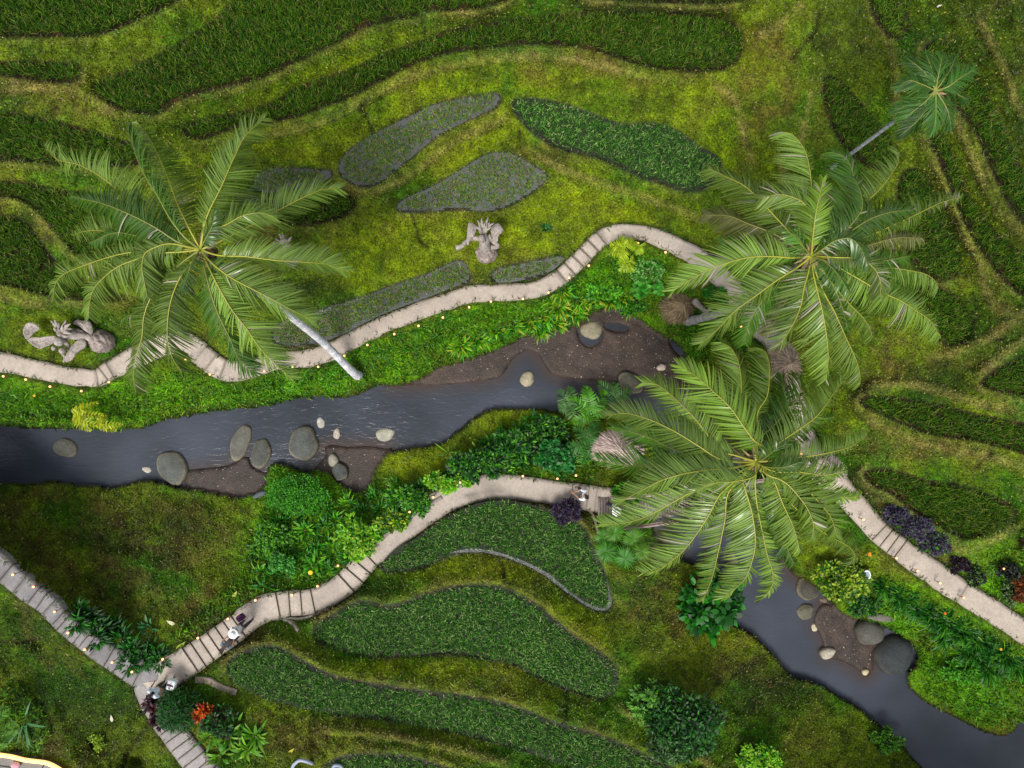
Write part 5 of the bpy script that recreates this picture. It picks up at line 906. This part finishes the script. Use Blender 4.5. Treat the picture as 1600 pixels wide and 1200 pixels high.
mb=MB();mb.ball(W(100,520,g+1.0),(.3,.25,.22),C=SC,f=lambda D:1+.2*(vnoise(D[...,0]*60,D[...,1]*60,9,7,3)-.5));mb.ball(W(92,534,g+1.3),(.19,.2,.2),C=SC*np.array([1.1,1.15,1.2]));mb.ball(W(84,544,g+1.1),(.1,.11,.11),C=SC);mb.ball(W(97,548,g+1.0),(.14,.14,.13),C=SC)
limb(mb,[(93,530,g+1),(104,536,g+.8),(108,545,g+.7)],[.12,.1,.08]);limb(mb,[(96,550,g+.9),(101,557,g+.8),(100,566,g+.7)],[.08,.06,.05]);limb(mb,[(104,524,g+.9),(120,524,g+.8),(140,528,g+.7),(152,530,g+.6)],[.2,.2,.17,.2]);mb.build('torso',M_stone,t,True)
for s_,pl,zz in ((3,[(112,505),(120,499),(130,502),(140,500),(146,512),(144,524),(134,518),(122,508)],1.0),(4,[(131,527),(137,540),(127,549),(118,555),(113,565),(100,566),(104,552),(112,537)],.9),(6,[(110,514),(124,512),(140,524),(126,528),(110,532)],.75)):
    mb=MB();panel(mb,pl,g+zz,.2,.12,s_);mb.build('robe_fold',M_stone,t,True)
g=float(gz(445,390));t=thing('stone_statue','carved stone figure half hidden behind the fronds of the left palm','statue',W(450,402,g),'weathered carved figures')
mb=MB();mound(mb,456,402,15,12,g,.8,9);mb.build('base',M_stone,t,True);mb=MB();limb(mb,[(455,400,g+.5),(450,390,g+1.1),(446,380,g+1.5)],[.26,.22,.15]);mb.ball(W(444,378,g+1.7),.17,C=SC);limb(mb,[(431,394,g+1.3),(440,391,g+1.35),(448,388,g+1.3)],[.08,.09,.1]);limb(mb,[(450,388,g+1.4),(447,398,g+1.3),(444,406,g+1.2)],[.09,.08,.07]);mb.build('torso',M_stone,t,True)
mb=MB();panel(mb,[(440,368),(446,372),(450,380),(458,395),(450,392),(442,386)],g+1.3,.15,.1,8);mb.build('wing',M_stone,t,True)
mb=MB();panel(mb,[(416,398),(424,384),(434,380),(442,390),(438,404),(424,404)],g+1.1,.15,.1,10);mb.build('wing',M_stone,t,True)
mb=MB();spikes(mb,446,380,g+1.4,[(436,366),(442,364),(430,372),(456,370),(426,380)],.08);mb.build('crown',M_stone,t,True)
# ================================================================ kerb walls
def kerb(label,P,w_,h,c,z=None):
    A=np.array(P,float);S_=spline3(np.array([[x,y,0] for x,y in A]),max(6,len(A)*6));zz=gz(S_[:,0],S_[:,1]) if z is None else np.full(len(S_),z);C3=W(S_[:,0],S_[:,1],zz+h*.5);T_=unit(np.gradient(C3,axis=0)*[1,1,0]);sd_=np.stack([-T_[:,1],T_[:,0],0*T_[:,0]],-1)*w_/2
    hh=np.array([0,0,h]);dn=np.array([0,0,.4]);R_=np.stack([C3-sd_-dn,C3-sd_+hh*.4,C3-sd_*.8+hh*.5,C3+sd_*.8+hh*.5,C3+sd_+hh*.4,C3+sd_-dn],1);R_=noisy(R_,.05,40,3);n=len(C3);i=np.arange(n-1)[:,None]*6;j=np.arange(6)[None]
    mb=MB();mb.add(R_,np.stack([i+j,i+(j+1)%6,i+6+(j+1)%6,i+6+j],-1),[],C=np.array(srgb(*c))*(.85+.3*RNG.random((n*6,1))));q=(n-1)*6;mb.Q.append(np.array([[0,1,2,5],[2,3,4,5],[q,q+5,q+2,q+1],[q+2,q+5,q+4,q+3]]));tag(mb.build('kerb_wall',M_rock),label,'kerb wall')
kerb('curved grey kerb wall hugging the landing above the third paddy',[(392,986),(404,977),(420,969),(438,967),(456,975),(466,986)],.11,.07,(150,140,126))
kerb('pale kerb wall under the four steps',[(440,965),(462,967),(486,963),(515,950)],.1,.07,(160,150,138))
kerb('low stone edging right of the feathery bush at the junction',[(305,1062),(325,1064),(345,1074),(370,1082)],.26,.06,(140,128,112))
kerb('curved kerb wall between the purple bush and the footbridge',[(893,782),(912,790),(925,803),(932,822),(936,842)],.12,.1,(168,150,134))
kerb('broken pale kerb on the stream side of the middle path',[(690,777),(665,792),(640,808),(615,826),(592,846),(572,862)],.16,.22,(140,132,120))
# ================================================================ people
def skin(name,verts,edges,m,parent,sub=2,root=0):
    me=bpy.data.meshes.new(name);me.from_pydata([v[:3] for v in verts],edges,[]);o=bpy.data.objects.new(name,me);col.objects.link(o);o.modifiers.new('Skin','SKIN')
    sv=me.skin_vertices[0].data
    for i,v in enumerate(verts): sv[i].radius=(v[3],v[4] if len(v)>4 else v[3]);sv[i].use_root=(i==root)
    s=o.modifiers.new('Sub','SUBSURF');s.levels=sub;s.render_levels=sub;dg=bpy.context.evaluated_depsgraph_get();nm=bpy.data.meshes.new_from_object(o.evaluated_get(dg));bpy.data.objects.remove(o)
    for p in nm.polygons: p.use_smooth=True
    nm.materials.clear();nm.materials.append(m);nm.name=name;o=bpy.data.objects.new(name,nm);col.objects.link(o);o.parent=parent;return o
def cmat(n,c,r=.8): return mat(n,tuple(c),r,attr=False,bump=(14,.3))
def person(label,px,py,z,ang,shirt,trou,hat=None,bare=False,LA=None,RA=None,hair_l=False,shorts=False,lean=0,scale=1.0,stride=.16,hairc=M_hair):
    B=W(px,py,z);t=thing('person',label,'person',B);t.rotation_euler=(0,0,ang);t.scale=(scale,)*3
    LA=LA or [(-.24,.02,1.14),(-.25,.12,.9)];RA=RA or [(.24,.02,1.14),(.25,.12,.9)];ln=lean
    V=[];E=[]
    def a(p,r,r2=None,par=None):
        V.append((p[0],p[1]+ln*max(0,p[2]-.9),p[2],r,r2 or r));i=len(V)-1
        if par is not None:E.append((par,i))
        return i
    pel=a((0,0,.93),.13,.1);sp=a((0,.0,1.12),.115,.085,pel);ch=a((0,-.01,1.32),.135,.1,sp);nk=a((0,0,1.45),.055,.055,ch);jaw=a((0,.025,1.52),.058,.065,nk);hd=a((0,.015,1.6),.074,.09,jaw);tp=a((0,.0,1.67),.05,.06,hd);a((0,.105,1.56),.012,.012,jaw)
    for s in(-1,1): a((s*.083,0,1.565),.012,.016,hd)
    tips=[]
    for s,A in((-1,LA),(1,RA)):
        sh=a((s*.17,0,1.385),.055,.055,ch);el=a(A[0],.038,.038,sh);wr=a(A[1],.026,.022,el);d=unit(np.array(A[1])-np.array(A[0]));pm=np.array(A[1])+d*.075;pa=a(pm,.034,.016,wr)
        sdv=unit(np.cross(d,[0,.3,1.]));
        for q,(o_,l) in enumerate(((-.03,.07),(-.01,.085),(.01,.08),(.03,.062))):
            b1=pm+d*.03+sdv*o_;f1=a(b1,.009,.009,pa);f2=a(b1+d*l*.6,.008,.008,f1);a(b1+d*l*.9+np.array([0,.02,-.015]),.007,.007,f2)
        th=a(np.array(A[1])+d*.035+sdv*-.04,.01,.01,pa);a(np.array(A[1])+d*.075+sdv*-.06,.009,.009,th)
    for s in(-1,1):
        y=s*stride;hp=a((s*.09,0,.86),.09,.09,pel);kn=a((s*.1,y*.45+.03,.48),.058,.058,hp);an=a((s*.1,y,.09),.036,.036,kn);a((s*.11,y+.14,.035),.035,.024,an)
    skin('body',V,E,M_skin,t,1)
    bi=lambda p:(p[0],p[1]+ln*max(0,p[2]-.9),p[2])
    v=[(*bi((0,0,.86)),.16,.125),(*bi((0,0,1.1)),.135,.11),(*bi((0,-.01,1.32)),.155,.118),(*bi((0,0,1.42)),.08,.075)];e=[(0,1),(1,2),(2,3)]
    for s,A in((-1,LA),(1,RA)):
        v.append((*bi((s*.175,0,1.385)),.072,.07));e.append((2,len(v)-1));m=np.array([s*.175,0,1.385])*(0 if not bare else .4)+np.array(A[0])*(1 if not bare else .6);v.append((*bi(m),.058,.058));e.append((len(v)-2,len(v)-1))
    skin('shirt',v,e,cmat('cloth_'+label[:14].replace(' ','_'),shirt),t,2)
    v=[(0,0,.93,.145,.12),(0,0,.84,.13,.12)];e=[(0,1)];
    for s in(-1,1):
        y=s*stride;v.append((s*.09,0,.8,.105,.105));e.append((1,len(v)-1));v.append((s*.1,y*.45+.03,.5,.078,.078));e.append((len(v)-2,len(v)-1))
        if not shorts: v.append((s*.1,y,.12,.062,.062));e.append((len(v)-2,len(v)-1))
    skin('trousers',v,e,cmat('legs_'+label[:14].replace(' ','_'),trou),t,2)
    hv=[(*bi((0,-.02,1.62)),.085,.098),(*bi((0,-.045,1.68)),.06,.07),(*bi((0,-.09,1.56)),.06,.05)];he=[(0,1),(0,2)]
    if hair_l: hv.append((*bi((0,-.13,1.4)),.07,.045));he.append((2,3))
    skin('hair',hv,he,hairc,t,2)
    for s in(-1,1):
        y=s*stride;skin('shoe',[(s*.1,y-.06,.045,.042,.035),(s*.105,y+.06,.04,.045,.03),(s*.11,y+.17,.03,.038,.022)],[(0,1),(1,2)],cmat('shoe_dark',(.05,.04,.04)),t,2)
    if hat is not None:
        mb=MB();u=np.arange(28)*2*math.pi/28;rings=[]
        for r_,z_ in((.0,1.80),(.07,1.795),(.095,1.77),(.10,1.69),(.17,1.67),(.205,1.655),(.205,1.65),(.1,1.668)):
            rings.append(np.stack([np.cos(u)*r_,np.sin(u)*r_+ln*.75,z_+0*u],-1))
        i=np.arange(7)[:,None]*28;j=np.arange(28)[None];mb.add(np.array(rings),np.stack([i+j,i+28+j,i+28+(j+1)%28,i+(j+1)%28],-1));o=mb.build('hat',cmat('hat_'+label[:10].replace(' ','_'),hat),None,True);o.parent=t
    return t
zA=float(gz(388,970))+.12
person('person in a white hat and white shirt at the top of the long stair',388,969,2.9,2.3,(.82,.84,.88),(.03,.04,.08),hat=(.9,.9,.88),RA=[(.2,.2,1.15),(.1,.42,1.1)])
person('dark haired person in grey with bare arms raised toward the person in the white hat',371,993,3.05,-.5,(.22,.25,.30),(.12,.13,.15),bare=True,hair_l=True,LA=[(-.22,.2,1.25),(-.12,.45,1.2)],RA=[(.22,.2,1.2),(.1,.42,1.1)],scale=.95)
person('black haired person in a white top and dark trousers walking at the path junction',264,1062,3.5,2.4,(.72,.82,.95),(.015,.02,.02),hair_l=True,RA=[(.24,0,1.12),(.3,-.02,.86)],stride=.2)
person('person in a white shirt and blue jeans holding out both hands on the bridge steps',909,767,1.5,1.4,(.85,.85,.88),(.09,.13,.24),LA=[(-.2,.2,1.18),(-.04,.42,1.15)],RA=[(.2,.2,1.18),(.05,.42,1.13)])
person('person in a white cap on the footbridge half hidden by leaves',955,789,1.33,-1.2,(.35,.36,.38),(.1,.09,.08),hat=(.85,.85,.84),hairc=cmat('brown_hair',(.22,.12,.06)))
def bag(label,px,py,z,sx,sy,sz,ang,c,stripe=None):
    B=W(px,py,z);t=thing('bag',label,'bag',B);mb=MB();ca,sa=math.cos(ang),math.sin(ang)
    g_=np.linspace(-1,1,7);R_=[]
    for zz,s in((-.5,.7),(-.45,.95),(0,1.05),(.4,.95),(.5,.8)):
        u=np.arange(20)*2*math.pi/20;x=np.sign(np.cos(u))*np.abs(np.cos(u))**.4*sx/2*s;y=np.sign(np.sin(u))*np.abs(np.sin(u))**.4*sy/2*s;R_.append(np.stack([x*ca-y*sa,x*sa+y*ca,zz*sz+.015*np.sin(u*3)],-1)+B)
    R_=[np.tile(B-[0,0,sz/2],(20,1))]+R_+[np.tile(B+[0,0,sz*.47],(20,1))];i=np.arange(6)[:,None]*20;j=np.arange(20)[None];mb.add(np.array(R_),np.stack([i+j,i+(j+1)%20,i+20+(j+1)%20,i+20+j],-1),C=c);mb.build('pouch',M_cloth,t,True)
    mb=MB();a=np.linspace(0,math.pi,12);mb.tube(np.stack([np.cos(a)*sx*.3*ca,np.cos(a)*sx*.3*sa,sz*.45+np.sin(a)*.16],-1)+B,.012,6,stripe if stripe is not None else c);mb.build('handle',M_cloth,t,True)
    if stripe is not None: mb=MB();mb.box(B+[0,0,sz*.5],sx*.16,sy*.8,.02,ang,stripe);mb.build('strap',M_cloth,t)
bag('flat white bag with a dark red strap carried beside the black haired person',269,1069,4.1,.42,.36,.3,1.3,(.75,.8,.82),(.12,.01,.04))
bag('dark purple bag hanging at the side of the person in the white hat',376,965,3.6,.3,.26,.3,.6,(.07,.01,.07))
# ================================================================ odds and ends
B,k=gpos(1345,893);t=thing('floodlight','small oval white floodlight standing on the earth near the yellow green shrub','floodlight',B)
mb=MB();mb.tube(np.array([B-[0,0,.1],B+[0,0,.5]]),.02,7,(.3,.3,.3));mb.build('stand',M_metal,t,True)
Nn=unit(np.array([-.35,-.25,1.]));A_=unit(np.cross(Nn,[0,1,0]));B_=np.cross(Nn,A_);u=np.arange(24)*2*math.pi/24;c0=B+[0,0,.55]
def disc(rs,C): 
    R_=np.array([c0+Nn*h_+(np.cos(u)[:,None]*A_*.15+np.sin(u)[:,None]*B_*.24)*s for s,h_ in rs]);i=np.arange(len(rs)-1)[:,None]*24;j=np.arange(24)[None];m_=MB();m_.add(R_,np.stack([i+j,i+(j+1)%24,i+24+(j+1)%24,i+24+j],-1),C=C);return m_
disc([(0.01,-.1),(.8,-.08),(1,0),(1,.04),(.74,.04),(.72,.0)],(.85,.87,.9)).build('housing',M_metal,t,True);disc([(.73,.01),(.4,.012),(.01,.013)],(.16,.24,.27)).build('lens',M_metal,t,True)
def hose(label,P,R,c):
    mb=MB();S_=spline3(np.array([W(x,y,float(gz(x,y))+z) for x,y,z in P]),40);mb.tube(S_,R,9,c);tag(mb.build('water_pipe',M_metal,None,True),label,'pipe')
hose('curved pale blue grey pipe looping out of the lawn at the bottom edge',[(456,1203,.0),(460,1194,.3),(469,1188,.4),(480,1190,.3),(488,1193,.05)],.07,(.36,.40,.52))
hose('short pale pipe end sticking out right of the looping one',[(519,1202,.05),(524,1196,.2),(532,1197,.15),(536,1206,.0)],.07,(.30,.34,.46))
# patio with lit rim, bottom left
z=3.25;RP=[(-120,1166),(-40,1172),(0,1178),(20,1181),(40,1186),(55,1188),(75,1191),(90,1198),(110,1215),(120,1260)]
S_=spline3(np.array([[x,y,0] for x,y in RP]),60);E3=W(S_[:,0],S_[:,1],z+.0);t=thing('garden_terrace','tiled round terrace with a glowing yellow rim in the bottom left corner','terrace',W(0,1200,z-.3))
cen=W(-10,1330,z);n=60;mb=MB();rings=[E3,E3*.9+cen*.1,E3*.6+cen*.4,E3*.2+cen*.8];A=np.array(rings);A[0,:,2]=z;i=np.arange(3)[:,None]*n;j=np.arange(n-1)[None];mb.add(A,np.stack([i+j,i+j+1,i+n+j+1,i+n+j],-1),C=(.2,.19,.17));lo=np.array([E3-[0,0,1.2],E3]);mb.add(lo,np.stack([j,j+1,n+j+1,n+j],-1),C=(.2,.19,.17));tm=mat('terrace_tiles',(1,1,1),.7,noise=(2,.2),fine=(20,.2));mb.build('floor',tm,t)
mb=MB()
for q in range(8,60,8): mb.tube(np.array([E3[q]+[0,0,.012],E3[q]*.5+cen*.5+[0,0,.012]]),.022,5,(.03,.03,.035))
for f_ in (.12,.26,.4): mb.tube(E3*(1-f_)+cen*f_+[0,0,.012],.018,5,(.03,.03,.035))
mb.build('tile_joint',tm,t);mb=MB();mb.tube(E3+[0,0,.07],.09,8,(1,1,1),.8);mb.build('lit_rim',mat('rim_glow',(.9,.6,.2),.4,attr=False,emit=((1,.6,.2),1.2)),t,True)
B=W(24,1196,z+.12);t=thing('cushion','pink cushion lying on the tiled terrace','cushion',B);mb=MB();mb.ball(B,(.2,.15,.09),C=(.62,.35,.4));mb.build('cover',M_cloth,t,True)
# ================================================================ camera, light, air
cam=bpy.data.cameras.new('camera');co=bpy.data.objects.new('camera',cam);col.objects.link(co);co.location=(0,0,H);co.rotation_euler=(0,0,0);cam.sensor_width=36;cam.lens=36*F/1600;cam.clip_start=.5;cam.clip_end=2000
bpy.context.scene.camera=co
el,az=math.radians(60),math.radians(205)
w_=bpy.data.worlds.new('World');bpy.context.scene.world=w_;w_.use_nodes=True;nt=w_.node_tree;sk=nt.nodes.new('ShaderNodeTexSky');sk.sky_type='NISHITA';sk.sun_disc=False;sk.sun_elevation=el;sk.sun_rotation=az;sk.dust_density=3;sk.altitude=400
hs=nt.nodes.new('ShaderNodeHueSaturation');hs.inputs['Saturation'].default_value=.3;nt.links.new(sk.outputs[0],hs.inputs['Color']);nt.links.new(hs.outputs[0],nt.nodes['Background'].inputs[0]);nt.nodes['Background'].inputs[1].default_value=.12
sl=bpy.data.lights.new('sun','SUN');sl.energy=2.1;sl.angle=math.radians(24);sl.color=(1,.96,.9);so=bpy.data.objects.new('sun',sl);col.objects.link(so)
dv=Vector((math.sin(az)*math.cos(el),math.cos(az)*math.cos(el),math.sin(el)));so.rotation_euler=dv.to_track_quat('Z','Y').to_euler()
sc=bpy.context.scene;sc.view_settings.view_transform='Standard';sc.view_settings.look='None';sc.view_settings.exposure=0.48;sc.view_settings.gamma=1
sc.render.engine='CYCLES';sc.cycles.max_bounces=5;sc.cycles.transparent_max_bounces=4;sc.cycles.diffuse_bounces=3;sc.cycles.glossy_bounces=2
